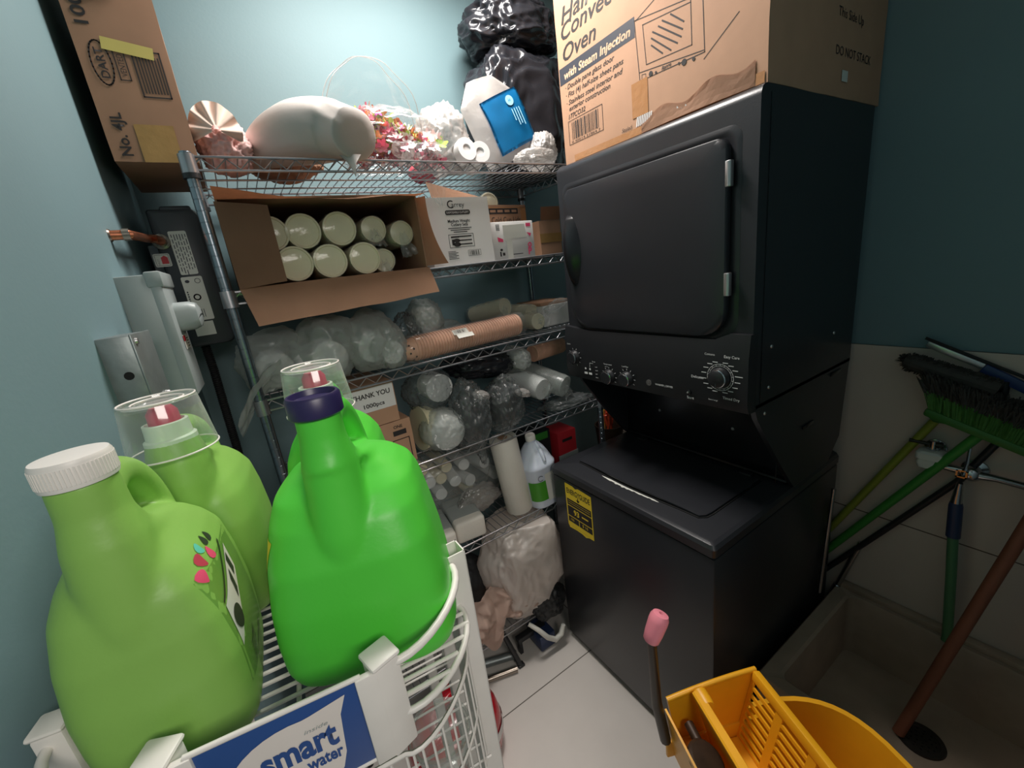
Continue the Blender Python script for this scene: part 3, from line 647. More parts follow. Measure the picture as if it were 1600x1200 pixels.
DS = thing('disconnect_box', lw(.655, 1.450) - Vector((.003, 0, 0)), 'pale grey electrical disconnect box with a bulging lever on the left wall', 'electrical box', None, math.radians(-2))
ML = WORLD[DS.name]                                     # local: x out of the wall, y along it
g = G().box((0.0, -.062, -.005), (.058, .062, .252), .003, 0, ML); part('enclosure', DS, g, 'grey_enamel')
g = G().box((.054, -.064, -.008), (.074, .064, .232), .004, 0, ML).box((.050, -.066, .225), (.078, .066, .257), .004, 0, ML); cov = part('cover', DS, g, 'grey_enamel')
g = G().loft([[ML @ Vector((x, y + .012, z)) for y, z in rrect(-.034 + i, .128 + i, .034 - i, .192 - i, .018)] for x, i in ((.07, 0), (.10, .001), (.112, .006), (.117, .016))]); part('lever', DS, g, 'grey_enamel', 40)
LFc = ML @ face((.0745, 0, 0), (0, 1, 0), (0, 0, 1)); g = G().rect(LFc, -.03, .09, .035, .122, 0).rect(LFc, -.03, .108, .0, .12, 1, .001)
for i in range(4): g.rect(LFc, .004, .094 + .006 * i, .03, .096 + .006 * i, 2, .001)
part('switch_label', DS, g, ['label_paper', 'red_print', 'print_black'], 0)
JB = thing('junction_box', lw(.445, 1.464) - Vector((.004, 0, 0)), 'small square galvanised junction box on the left wall below the disconnect box', 'electrical box', None, math.radians(-4.5))
MJ = WORLD[JB.name]
part('box_body', JB, G().box((0, -.055, 0), (.046, .055, .132), .003, 0, MJ).lathe([(.007, 0), (.007, .0006), (0, .0006)], 12, MJ @ frame((.028, -.0552, .066), (0, -1, 0)), 1), ['galvanised', 'black_gap'])
part('cover_plate', JB, G().box((.0455, -.056, -.001), (.049, .056, .133), .0015, 0, MJ), 'galvanised')
for y, z in ((-.04, .12), (.04, .012)):
    part('screw', JB, G().lathe([(.006, 0), (.005, .003), (0, .004)], 12, MJ @ frame((.049, y, z), (1, 0, 0))), 'silver')
conduit('metal_conduit', [lw(.49, 1.466, .024), lw(.50, 1.42, .026), lw(.56, 1.37, .028), lw(.58, 1.25, .028)], .009, 'galvanised', 'thin metal conduit curling out below the junction box')
# ---------------------------------------------------------------- packets and bags: builders
def packet(name, p0, p1, r, cup, filmm, label, cat, group, seed=1, lip=0.0055, face_in=0.004, tail=None, taper=1.0, sag=1.0, n=26, groove=.955):
    """a sleeve of nested cups lying on its side: p0 the near end, p1 the far end"""
    p0 = Vector(p0); p1 = Vector(p1); d = (p1 - p0); Ln = d.length; K = frame(p0, d)
    root = thing(name, (p0.x, p0.y, min(p0.z, p1.z) - r), label, cat, group)
    g = G(); pr = [(0.0, face_in), (r * .86, face_in), (r * .90, 0.0), (r, 0.0008)]; z = 0.003
    while z < Ln - .004:
        q = r * (1 - (1 - taper) * z / Ln); pr += [(q, z), (q, z + lip * .45), (q * groove, z + lip * .5), (q * (groove + .03), z + lip * .95)]; z += lip
    pr += [(r * taper * .95, Ln), (0, Ln)]
    g.lathe(pr, n, K); part('cup_stack', root, g, cup, 40)
    if filmm:
        b = bmesh.new(); k = 22; m_ = 28; sd = Vector((seed * 1.7, seed * .9, seed * 2.3)); V = []
        for i in range(k + 1):
            t = i / k; z = -0.006 + t * (Ln + .012); row = []
            q = r * (1 - (1 - taper) * t) * 1.03 + .0015
            if i == 0: q *= .55
            if i == 1: q *= .93; z = -0.003
            for j in range(m_):
                a = 2 * math.pi * j / m_; e = noise.noise(Vector((math.cos(a) * 2.2, math.sin(a) * 2.2, t * 9)) + sd)
                e2 = abs(noise.noise(Vector((math.cos(a) * 5, math.sin(a) * 5, t * 5)) + sd * 2))
                qq = q * (1 + .05 * e + .06 * (.5 - e2)); row.append(b.verts.new((qq * math.cos(a), qq * math.sin(a), z)))
            V.append(row)
        for i in range(k):
            for j in range(m_): b.faces.new((V[i][j], V[i][(j + 1) % m_], V[i + 1][(j + 1) % m_], V[i + 1][j]))
        b.faces.new(V[0][::-1])
        g = G().add(b, K)
        if tail:
            tv = Vector(tail); o = p0 + Vector((0, 0, 0)); sd2 = sd * 3
            def fn(s, t):
                w_ = r * (0.25 + .55 * s); c = o + tv * s; side = tv.cross(d).normalized()
                return c + side * (t - .5) * 2 * w_ + d.normalized() * (.010 * noise.noise(Vector((s * 4, t * 4, 0)) + sd2)) + Vector((0, 0, .012 * noise.noise(Vector((s * 5, t * 6, 3)) + sd2)))
            g.cloth(fn, 8, 8)
        part('film_wrap', root, g, filmm, 60, 'clear crinkled film')
    return root
def bag(name, c, r, m, label, cat, group=None, seed=1, sub=5, **kw):
    rz = kw.pop('rz', 0.0); tilt = kw.pop('tilt', 0.0); extra = kw.pop('content', None)
    R = RZ(rz) @ Matrix.Rotation(tilt, 4, 'Y')
    if extra:
        root = thing(name, (c[0], c[1], c[2] - r[2]), label, cat, group)
        extra(root); g = G().blob(c, r, seed, sub=sub, R=R, **kw); part('bag_film', root, g, m, 180); return root
    g = G().blob(c, r, seed, sub=sub, R=R, **kw)
    return build(name, g, m, None, 180, label, cat, group)
D1, D2, D3, D4, D5, D6 = [z + 0.003 for z in SZ]
GB = 'bags on the top shelf'
# ---------------------------------------------------------------- top shelf
c = at(345, 215, 'y', .92)
g = G().blob((-0.80, .90, D1 + .060), (.060, .075, .062), 3, amp=.12, crease=.16, cf=5, zmin=D1)
def fan(s, t):
    a = -1.9 + 3.8 * t; q = .012 + .058 * s; w_ = .010 * math.sin(t * 40) * s
    return Vector((-.815 + q * math.sin(a) * .8, .830 - .03 * (1 - s) + w_ - .012 * s, D1 + .075 + q * math.cos(a) + w_ * .3))
g.cloth(fan, 6, 60, 1)
build('cloth_bundle', g, ['cloth_pink', 'cloth_beige'], None, 180, 'gathered pinkish cloth bundle beside the lid carton on the top shelf', 'cloth')
# big white bag of cups, lying with its round end over the front edge
WB = thing('white_bag', (-0.60, .78, D1), 'long white plastic bag with a round flat end drooping over the top shelf front', 'bag', GB)
b = bmesh.new(); k = 40; m_ = 48; V = []
SP = [Vector(q) for q in ((-.79, .985, .020), (-.745, .945, .050), (-.685, .89, .076), (-.62, .83, .086), (-.562, .775, .080), (-.532, .735, .066), (-.512, .695, .050))]
RD_ = [.012, .036, .064, .079, .076, .068, .062]
def spine(t):
    x = t * (len(SP) - 1); i = min(int(x), len(SP) - 2); f = x - i; q = [SP[max(i - 1, 0)], SP[i], SP[i + 1], SP[min(i + 2, len(SP) - 1)]]; r = [RD_[max(i - 1, 0)], RD_[i], RD_[i + 1], RD_[min(i + 2, len(SP) - 1)]]
    h = lambda a, b_, c_, d: (b_ * 2 + (c_ - a) * f + (a * 2 - b_ * 5 + c_ * 4 - d) * f * f + (b_ * 3 - a - c_ * 3 + d) * f ** 3) * .5
    return h(*q), h(*r)
for i in range(k + 1):
    t = i / k; c_, r = spine(t); tg = (spine(min(1, t + .02))[0] - spine(max(0, t - .02))[0]).normalized()
    if t > .7: tg = tg.lerp(Vector((.22, -.95, -.22)), (t - .7) / .3).normalized()
    sd = tg.cross(Vector((0, 0, 1))).normalized(); up_ = sd.cross(tg); row = []
    for j in range(m_):
        a = 2 * math.pi * j / m_; e = noise.noise(Vector((math.cos(a) * 1.3, math.sin(a) * 1.3, t * 4)))
        wr = .030 * (1 - 2 * abs(noise.noise(Vector((math.cos(a) * 4.5, math.sin(a) * 4.5, t * 1.6 + 3))))) * min(1, max(0, t - .15) * 3) + .035 * e - .02
        p = c_ + Vector((0, 0, D1)) + (sd * math.cos(a) + up_ * math.sin(a)) * r * (1 + wr)
        if t < .74: p.z = max(p.z, D1 + .0005)
        row.append(b.verts.new(p))
    V.append(row)
cE, tE = spine(1)[0] + Vector((0, 0, D1)), Vector((.22, -.95, -.22)).normalized()
V.append([b.verts.new(cE + (v.co - cE) * .95 + tE * .0035) for v in V[-1]]); V.append([b.verts.new(cE + (v.co - cE - tE * .0035) * .6 + tE * .006) for v in V[-1]])
for i in range(len(V) - 1):
    for j in range(m_): b.faces.new((V[i][j], V[i][(j + 1) % m_], V[i + 1][(j + 1) % m_], V[i + 1][j]))
b.faces.new(V[-1]); b.faces.new(V[0][::-1])
bmesh.ops.recalc_face_normals(b, faces=b.faces[:])
part('bag_body', WB, G().add(b), 'white_bag', 60)
g = G().cloth(lambda s, t: Vector((-.560 + .055 * t + .022 * s * (.5 - t) * 2, .708 - .012 * s - .012 * t + .003 * math.sin(7 * t), D1 + .002 - .026 * s - .032 * s * (1 - abs(2 * t - 1)))), 8, 10)
part('loose_corner', WB, g, 'white_bag', 60)
g = G().blob((-.66, .98, D1 + .055), (.10, .09, .056), 8, amp=.15, crease=.08, zmin=D1); build('brown_paper_bundle', g, 'kraft_dark', None, 180, 'brown paper bundle lying under the long white bag on the top shelf', 'bundle')
# clear bag of paper flower garlands
GL = thing('garland_bag', (-.36, .85, D1), 'open clear plastic bag full of bright paper flower garlands on the top shelf', 'bag', GB)
rd = random.Random(11); gs = [G() for _ in range(6)]
cols = ['floral_pink', 'floral_white', 'floral_red', 'floral_orange', 'floral_magenta', 'floral_green']
def petal(g, c, s, q):
    n_ = Vector((rd.uniform(-1, 1), rd.uniform(-1, .1), rd.uniform(-.3, 1))).normalized(); M = frame(c, n_) @ RZ(rd.uniform(0, 6))
    for i in range(q):
        a = 2 * math.pi * i / q; x, y = math.cos(a), math.sin(a); u = Vector((-y, x, 0))
        P = [Vector((0, 0, 0)), Vector((x, y, .35)) * s * .6 + u * s * .38, Vector((x, y, .55)) * s * 1.05 + u * s * .12, Vector((x, y, .55)) * s * 1.05 - u * s * .14, Vector((x, y, .35)) * s * .6 - u * s * .38]
        g.poly([M @ p for p in P])
for i in range(430):
    t = rd.random(); x = -.485 + .275 * t + rd.uniform(-.01, .01); zt_ = D1 + .016 + (.155 - .12 * abs(t - .25) if t < .75 else .085) * rd.random() ** .75
    yy = .80 + .10 * rd.random() ** .6 if zt_ < D1 + .1 else .83 + .06 * rd.random()
    hi_ = (zt_ - D1) / .15
    kx = 0 if hi_ < .35 else None
    if hi_ > .40 and rd.random() < .75: kx = rd.choice((3, 3, 4, 5, 1, 1, 0, 5))
    else: kx = rd.choice((0, 2, 1, 0, 1, 0, 2, 1))
    petal(gs[kx], Vector((x, yy, zt_)), rd.uniform(.014, .023), rd.choice((4, 5, 6)))
for g, c_ in zip(gs, cols):
    o = part('paper_flowers', GL, g, c_, 0, kind='stuff')
b = G().blob((-.36, .86, D1 + .080), (.165, .095, .088), 4, amp=.1, crease=.1, cf=4, zmin=D1, power=.8, sub=5)
def mouth(s, t):                                        # upright open mouth of the bag
    x = -.555 + .285 * t; top = D1 + .10 + (.195 * math.sin(math.pi * min(1, t * 1.02)) ** .5) * s
    return Vector((x + .015 * noise.noise(Vector((s * 3, t * 5, 1))), .86 - .02 * s + .028 * math.sin(t * 7) * (1 - s * .4) + .014 * noise.noise(Vector((s * 5, t * 6, 4))), top))
b.cloth(mouth, 14, 26); b.cloth(lambda s, t: mouth(s, t) + Vector((0, -.045 - .01 * math.sin(t * 9), -.015 * s)), 14, 26)
def spill(s, t):                                        # loose film pulled down over the shelf front
    x = -.395 + .17 * t - (.05 * (t - .35)) * s + .01 * noise.noise(Vector((s * 4, t * 5, 7))); f = max(0, s - .3)
    wd = 1 - .8 * max(0, s - .45) / .55
    return Vector((-.315 + (x + .315) * wd + .05 * max(0, s - .4), .80 - .085 * min(1, s * 2.2) + .016 * noise.noise(Vector((s * 7, t * 9, 2))), D1 + .07 * (1 - s) - .13 * max(0, s - .35) / .65 + .010 * noise.noise(Vector((t * 8, s * 4, 5)))))
b.cloth(spill, 18, 18)
part('bag_film', GL, b, 'film_clear', 180, 'glossy clear film')
g = G().tube([mouth(1, i / 26) for i in range(27)], .0011, 5).tube([mouth(1, i / 26) + Vector((0, -.045 - .01 * math.sin(i / 26 * 9), -.015)) for i in range(27)], .0011, 5)
part('bag_hem', GL, g, 'film_white', 60)
bag('white_bag', (-.160, .90, D1 + .098), (.088, .085, .102), 'film_white', 'crumpled white plastic bag right of the flower garlands on the top shelf', 'bag', GB, 6, amp=.14, crease=.14, cf=4.5, zmin=D1)
for i, (x, y, q, ax, lb) in enumerate([(-.135, .80, .036, (.1, -1, .15), 'round white roll end under the crumpled white bag, left one'), (-.055, .80, .034, (-.15, -1, .1), 'round white roll end under the blue label packet')]):
    K = frame((x, y + .12, D1 + q + .002), ax); Z = .125
    build('paper_roll', G().lathe([(q * .4, Z - .004), (q * .42, Z), (q, Z), (q * 1.01, Z - .004), (q, 0), (0, 0)], 26, K), 'cup_white', None, 40, lb, 'roll', 'white rolls on the top shelf')
# blue-label packet, leaning against the black bag
BP = thing('paper_packet', (.09, .88, D1), 'white film packet with a big blue label leaning on the black bag', 'packet')
Mb = face((.118, .875, D1 + .046), (1, 0, .34), (-.34, .14, 1.0))
g = G()
def pil(s, t):
    x = -.125 + .25 * s; y = .0 + .285 * t; e = (math.sin(math.pi * s) ** .5) * (math.sin(math.pi * min(1, max(0, t * .93 + .03))) ** .5)
    return (x * (1 - .55 * max(0, t - .75) / .25), y, .030 * e + .004 * noise.noise(Vector((s * 5, t * 5, 2))))
g.cloth(lambda s, t: Mb @ Vector(pil(s, t)), 20, 24); g.cloth(lambda s, t: Mb @ (Vector(pil(s, t)) * Vector((1, 1, 0)).length if 0 else Vector((pil(s, t)[0], pil(s, t)[1], -pil(s, t)[2]))), 20, 24)
pk = part('packet_body', BP, g, 'film_white', 180)
g = G().cloth(lambda s, t: Mb @ Vector((pil(.18 + .70 * s, .08 + .64 * t + .05 * s)[0] + .02, pil(.18 + .70 * s, .08 + .64 * t + .05 * s)[1], pil(.2 + .6 * s, .12 + .6 * t)[2] + .006)), 16, 16, thick=.0008)
part('blue_label', BP, g, 'tape_blue', 180, 'glossy blue label')
Ml = Mb @ T((.012, .03, .0385)); g = G().disc(Ml, .045, .150, .017, .017, 0, 0).text('H', Ml, .040, .145, .011, 1, off=.0006)
Mt = Ml @ T((.062, .122, 0)) @ RZ(-math.pi / 2)
for i, L_ in enumerate((.062, .055, .058, .04)): g.rect(Mt, .0, -.012 - .011 * i + .02, L_, -.008 - .011 * i + .02, 0, .0004)
part('print', BP, g, ['print_paleblue', 'tape_blue'], 0)
bag('white_bag', (.155, .80, D1 + .030), (.075, .055, .032), 'film_white', 'small white film bag hanging below the blue label packet', 'bag', GB, 9, amp=.15, crease=.12, zmin=D1 - .012)
bag('white_bag', (.235, .86, D1 + .068), (.052, .06, .066), 'film_white', 'pale rounded bag against the black trash bag near the dryer', 'bag', GB, 12, amp=.12, crease=.12, zmin=D1)
bag('floral_bundle', (-.19, 1.02, D1 + .035), (.06, .05, .036), 'floral_red', 'red cloth showing through the top shelf wires behind the garlands', 'bundle', None, 5, sub=4, zmin=D1)
GK = 'black trash bags on the top shelf'
bag('trash_bag', (.270, 1.02, D1 + .215), (.205, .14, .235), 'black_bag', 'large shiny black trash bag, standing on the top shelf behind the blue label packet', 'trash bag', GK, 2, sub=6, amp=.09, crease=.10, cf=2.3, zmin=D1, power=.72, zmax=D1 + .455)
bag('trash_bag', (.280, 1.03, D1 + .540), (.185, .14, .10), 'black_bag', 'smaller black trash bag lying on top of the large one', 'trash bag', GK, 7, sub=6, amp=.14, crease=.10, cf=2.4, power=.8, zmin=D1 + .450)
for i in range(3):
    p = at(768 + 7 * i, 8 - 5 * i, 'y', 1.12); build('white_tube', G().lathe([(.009, 0), (.012, 0), (.012, .2), (.009, .2)], 16, frame(p, (.75, .25, .25))), 'label_paper', None, 40, ['lowest', 'middle', 'topmost'][i] + ' of the pale tubes above the black trash bags', 'tube', 'pale tubes above the trash bags')
# ---------------------------------------------------------------- second shelf
OC = thing('open_carton', (-.61, .91, D2), 'open brown carton on its side holding white cup sleeves on the second shelf', 'cardboard box', 'cardboard boxes')
x0, x1, y0, y1, z0, z1 = -.862, -.360, .725, 1.125, D2, 1.868; th = .004
g = G().box((x0, y0, z0), (x1, y1, z0 + th)).box((x0, y0, z1 - th), (x1, y1, z1)).box((x0, y0, z0), (x0 + th, y1, z1)).box((x1 - th, y0, z0), (x1, y1, z1)).box((x0, y1 - th, z0), (x1, y1, z1))
part('box_body', OC, g, 'kraft_dark', 0)
def warp(p, k=1.0): return p + Vector((0, .004 * noise.noise(p * 9), .004 * noise.noise(p * 9 + Vector((3, 3, 3))))) * k
A = [Vector(at(u, v, 'y', .70)) for u, v in ((333, 318), (418, 327), (441, 446), (380, 459))]
def quad(s, t, A): return (A[0] * (1 - s) + A[1] * s) * (1 - t) + (A[3] * (1 - s) + A[2] * s) * t
fl_l = [Vector((x0 - .004, .722, z1 - .008)), Vector((x0 + .105, .700, z1 - .022)), Vector((x0 + .105, .698, z0 + .008)), Vector((x0 - .002, .722, z0))]
part('flap', OC, G().cloth(lambda s, t: warp(quad(s, t, fl_l)), 8, 8, thick=.003), 'kraft_dark', 0, 'left flap folded across the opening')
fl_t = [Vector((x0 - .002, .715, z1 + .004)), Vector((x1 + .015, .715, z1 - .016)), Vector((x1, .727, z1 - .004)), Vector((x0, .727, z1 - .004))]
part('flap', OC, G().cloth(lambda s, t: warp(quad(s, t, fl_t) + Vector((0, -.035 * (1 - t), .012 * (1 - t) - .022 * math.sin(math.pi * s) * (1 - t)))), 14, 4, thick=.003), 'kraft_dark', 0, 'top flap sticking out')
fl_b = [Vector((x0 - .002, .722, z0 + .002)), Vector((x1 + .004, .722, z0 + .002)), Vector((x1 + .010, .690, z0 - .075)), Vector((x0 + .015, .688, z0 - .092))]
part('flap', OC, G().cloth(lambda s, t: warp(quad(s, t, fl_b)), 14, 6, thick=.003), 'kraft', 0, 'bottom flap hanging over the shelf edge')
def fr(s, t):
    z = z1 - .012 - (z1 - z0 - .02) * t; bl = math.sin(math.pi * t) ** .8
    return Vector((x1 - .002 + s * (.018 + .042 * t ** 2.2) , .724 - .03 * s + .006 * bl, z))
part('flap', OC, G().cloth(fr, 6, 14, thick=.003), 'kraft', 0, 'right flap curling outwards')
GC = 'cup sleeves in the open carton'; cups2 = [((423, 365), .044, 'at upper left, half behind the flap'), ((474, 361), .0455, 'second in the upper row'), ((531, 357), .0455, 'third in the upper row'), ((462, 412), .0455, 'left one of the lower row'), ((517, 408), .0455, 'middle one of the lower row'), ((571, 403), .0445, 'right one of the lower row')]
for i, ((u, v), r, lb) in enumerate(cups2):
    p = at(u, v, 'y', .765 + (.012 if v < 380 else 0)); p.z = max(p.z, D2 + .004 + r * 1.04)
    packet('cup_sleeve', p, (p.x, p.y + .30, p.z), r, 'foam_cup', 'film_clear', 'white cup sleeve in the open carton, ' + lb, 'cups', GC, i, lip=.010)
for i, ((u, v), r, lb) in enumerate([((584, 358), .037, 'bagged one, fourth in the upper row'), ((628, 364), .036, 'bagged one, at the right end of the upper row'), ((601, 410), .034, 'bagged one, low beside the right flap')]):
    p = at(u, v, 'y', .785); p.z = max(p.z, D2 + .004 + r * 1.05)
    packet('cup_sleeve', p, (p.x, p.y + .26, p.z), r, 'foam_cup', 'film_sleeve', 'white cup sleeve in the carton, ' + lb, 'cups', GC, i + 20, tail=(.012, -.01, -.07) if i == 1 else (.0, -.012, -.05))
CB = thing('white_carton', (-.21, .84, D2), 'white cutlery carton with black print on the second shelf', 'cardboard box', 'cardboard boxes')
cx0, cx1, cz1 = -.325, -.098, 1.861; cy0 = .752
part('box_body', CB, G().add(dented((cx0, cy0, D2), (cx1, .94, cz1), 9, .0015, 6)), 'white_card', 25)
part('open_flap', CB, G().cloth(lambda s, t: Vector((cx0 + .03 + (cx1 - cx0 - .03) * s, cy0 + .004 + .03 * t, cz1 - .002 + t * (.055 - .05 * s))), 8, 3, thick=.002), 'kraft_dark', 0, 'brown inside of the raised top flap')
CF = face((cx0, cy0 + .0003, D2), (1, 0, 0), (0, 0, 1)); CW = cx1 - cx0; cm = CW * .5 - .004; g = G()
g.text('arrey', CF, cm + .004, .178, .015, 0, align='C', off=.001); g.text('C', CF, cm - .034, .175, .023, 0, bold=.01, off=.001)
g.poly([(x, y, .0009) for x, y in rrect(cm - .045, .155, cm + .045, .169, .006)], 0, CF); g.text('DISPOSABLE CUTLERY', CF, cm - .04, .159, .006, 1, width=.08, off=.0012)
g.text('Medium Weight', CF, cm, .132, .0085, 0, align='C', bold=.025, off=.001); g.text('Cutlery Sets', CF, cm, .121, .0085, 0, align='C', bold=.025, off=.001)
for i, wd in enumerate((.085, .07, .05)): g.rect(CF, cm - wd / 2, .113 - .006 * i, cm + wd / 2, .1155 - .006 * i, 0, .001)
g.stroke(CF, [(cm - .045, .055), (cm + .045, .055), (cm + .045, .095), (cm - .045, .095)], .0016, 0, .001, True)
for yy in (.088, .076, .064): g.stroke(CF, [(cm - .01, yy), (cm + .036, yy)], .004, 0, .001)
g.disc(CF, cm - .018, .076, .012, .006, 0, .001); g.disc(CF, cm - .018, .064, .013, .007, 0, .001); g.rect(CF, cm - .038, .085, cm - .008, .090, 0, .001); g.rect(CF, cm - .036, .062, cm - .027, .08, 0, .001)
for i in range(6): g.rect(CF, cm - .055, .042 - .0045 * i, cm - .055 + (.036 if i % 2 else .028), .044 - .0045 * i, 0, .001)
g.stroke(CF, [(cm + .018, .025), (cm + .065, .025), (cm + .065, .043), (cm + .018, .043)], .001, 0, .001, True); g.bars(CF, cm + .022, .027, cm + .06, .041, 0, 18, .001)
part('printing', CB, g, ['print_black', 'white_card'], 0)
p = at(765, 316, 'y', .97); packet('cup_sleeve', p, (p.x + .01, 1.13, p.z - .02), .037, 'cup_cream', 'film_clear', 'cream roll of cups peeking out behind the white cutlery carton', 'cups', 'cup sleeves on the second shelf', 31)
KB = thing('carton', (.12, .99, D2), 'brown cold cup lid carton behind the small pink and white box', 'cardboard box', 'cardboard boxes')
a0 = at(778, 320, 'y', .90); kz1 = 1.862; kM = T((-.055, .915, D2)) @ RZ(math.radians(8)); b = dented((0, 0, 0), (.255, .17, kz1 - D2), 4, .002, 6); part('box_body', KB, G().add(b, kM), 'kraft_dark', 25)
Kf = kM @ face((0, 0, 0), (1, 0, 0), (0, 0, 1)); g = G()
g.text('Cold Cup Lids', Kf, .070, .142, .022, 0, width=.150, off=.001); g.rect(Kf, .060, .175, .21, .196, 0, .001)
for i in range(4): g.rect(Kf, .066 + .037 * i, .181, .094 + .036 * i, .190, 1, .0013)
part('printing', KB, g, ['print_black', 'kraft_dark'], 0)
part('packing_tape', KB, G().rect(Kf, .225, .0, .254, .20, 0, .0008).rect(Kf, .0, .195, .254, .2, 0, .0008), 'clear_tape_kraft', 0)
KB2 = thing('carton', (.26, .99, D2), 'small plain brown carton on the second shelf, against the dryer', 'cardboard box', 'cardboard boxes')
part('box_body', KB2, G().add(dented((.205, .88, D2), (.315, 1.07, D2 + .135), 6, .0015, 5)), 'kraft', 25); part('packing_tape', KB2, G().box((.204, .8785, D2 + .05), (.316, .879, D2 + .085)), 'packing_tape', 0)
part('flap', KB2, G().cloth(lambda s, t: Vector((.21 + .1 * s, .875 - .01 * t, D2 + .135 + .05 * t)), 3, 3, thick=.003), 'kraft', 0)
PB = thing('white_box', (.02, .80, D2), 'small white box with pink print and a taped end on the second shelf', 'box')
pM = T((-.085, .775, D2)) @ RZ(math.radians(4)); pw_, ph_ = .190, .128
part('box_body', PB, G().box((0, 0, 0), (pw_, .12, ph_), .0015, 0, pM), 'white_card')
Pf = pM @ face((0, -.0003, 0), (1, 0, 0), (0, 0, 1)); g = G(); tx = .042
for txt, yy in (('P', .010), ('o', .036)): g.text(txt, Pf, pw_ - .033, yy, .024, 0, bold=.03)
g.poly([(pw_ - .034, .088, .0008), (pw_ - .012, .084, .0008), (pw_ - .018, .072, .0008)], 0, Pf); g.rect(Pf, pw_ - .034, .108, pw_ - .012, .120)
g.poly([(.022, .078, .0008), (.024, .062, .0008), (.046, .060, .0008), (.046, .070, .0008)], 0, Pf)
part('pink_print', PB, g, 'pink_print', 0)
g = G()
for i in range(6): g.rect(Pf, .020, .100 + .0035 * i, .036, .102 + .0035 * i)
g.disc(Pf, .034, .034, .006, .004); g.rect(Pf, .026, .012, .032, .028); g.rect(Pf, .038, .014, .048, .024); g.rect(Pf, .085, .014, .13, .0165)
part('black_print', PB, g, 'print_black', 0)
g = G().poly([(.06, .001, .0007), (.085, .001, .0007), (.085, .07, .0007), (.155, .072, .0007), (.150, .118, .0007), (.05, .116, .0007), (.05, .07, .0007), (.06, .06, .0007)], 0, Pf)
part('clear_tape', PB, g, 'label_paper', 0)
Pl = pM @ face((-.0003, .12, 0), (0, -1, 0), (0, 0, 1)); g = G()
for txt, yy in (('B', .09), ('i', .06), ('a', .03), ('P', .006)): g.text(txt, Pl, .085, yy, .022, 0, bold=.03)
part('side_print', PB, g, 'pink_print', 0)
# ---------------------------------------------------------------- third shelf: cloudy bags, kraft cups, cream rolls
GM = 'cloudy bags on the third shelf'
def inner(x, y, z, r, L_, ax, m='cup_white', n=1):
    def f(root):
        K = frame((x, y, z), ax); part('cup_stack', root, G().lathe([(0, 0), (r * .9, 0), (r, .002)] + [q for i in range(int(L_ / .008)) for q in ((r, .003 + .008 * i), (r * .96, .007 + .008 * i))] + [(r * .95, L_), (0, L_)], 20, K), m, 40)
    return f
bag('cup_bag', (-.825, .845, D3 + .085), (.098, .115, .088), 'film_milky', 'cloudy bag of cups at the left end of the third shelf', 'bag', GM, 3, content=inner(-.835, .79, D3 + .062, .05, .12, (0, 1, 0)), amp=.12, crease=.06, cf=3.2, zmin=D3)
g = G()
def drape(s, t):
    x = -.82 - .135 * s + .008 * noise.noise(Vector((s * 4, t * 4, 1))); sg = .5 - t
    return Vector((x, .745 - .02 * s + .05 * (t - .5) + .016 * noise.noise(Vector((s * 5, t * 5, 9))), D3 + .10 - .045 * s - .10 * s * s - .07 * t * (1 - s * .35) + .01 * noise.noise(Vector((s * 6, t * 6, 2)))))
g.cloth(drape, 14, 12).cloth(lambda s, t: drape(s, t) + Vector((.004, .03, .004)), 14, 12)
build('plastic_film', g, 'film_milky', None, 180, 'loose cloudy film spilling past the left post of the third shelf', 'film')
bag('cup_bag', (-.685, .83, D3 + .092), (.098, .11, .098), 'film_milky', 'cloudy bag of cups below the hanging carton flap, second from the left', 'bag', GM, 8, content=inner(-.69, .78, D3 + .065, .052, .14, (0, 1, 0)), amp=.12, crease=.07, cf=3.2, zmin=D3)
bag('cup_bag', (-.555, .82, D3 + .088), (.088, .10, .095), 'film_milky', 'cloudy bag of cups just left of the rounded grey bag on the third shelf', 'bag', GM, 13, content=inner(-.56, .78, D3 + .07, .046, .12, (0, 1, .1)), amp=.13, crease=.07, cf=3.2, zmin=D3)
bag('cup_bag', (-.515, .780, D3 + .064), (.055, .058, .072), 'film_milky', 'rounded grey bag touching the left end of the pinkish cup stack', 'bag', GM, 21, content=inner(-.515, .745, D3 + .05, .036, .06, (0, 1, 0)), amp=.1, crease=.1, zmin=D3)
bag('dark_bag', (-.405, .90, D3 + .075), (.05, .06, .075), 'film_dark', 'dark clear bag standing behind the left end of the pinkish cup stack', 'bag', None, 17, amp=.14, crease=.15, zmin=D3)
bag('cup_bag', (-.335, .90, D3 + .115), (.062, .085, .072), 'film_milky', 'round clear bag of cups on the third shelf, at the carton corner', 'bag', GM, 25, content=inner(-.335, .86, D3 + .115, .046, .1, (0, 1, 0)), amp=.1, crease=.1)
bag('film_bag', (-.27, .99, D3 + .050), (.11, .08, .050), 'film_milky', 'flat clear bag lying behind the pinkish cup stack', 'bag', GM, 29, amp=.12, crease=.07, cf=3.2, zmin=D3)
packet('kraft_cup_stack', (-.437, .775, D3 + .042), (-.012, .80, D3 + .046), .041, 'cup_kraft', None, 'long stack of pinkish brown paper cups on the third shelf', 'cups', None, 2, lip=.0105, taper=1.0, groove=.90)
KC = [o for o in COL.objects if o.name.startswith('kraft_cup_stack')][0]
K = frame((-.437, .775, D3 + .042), (.425, .025, .004)); g = G().lathe([(.0, -.038), (.029, -.038), (.031, -.034), (.0395, .004)], 26, K); part('end_cup', KC, g, 'cup_kraft', 40)
g = G(); rd = random.Random(4)
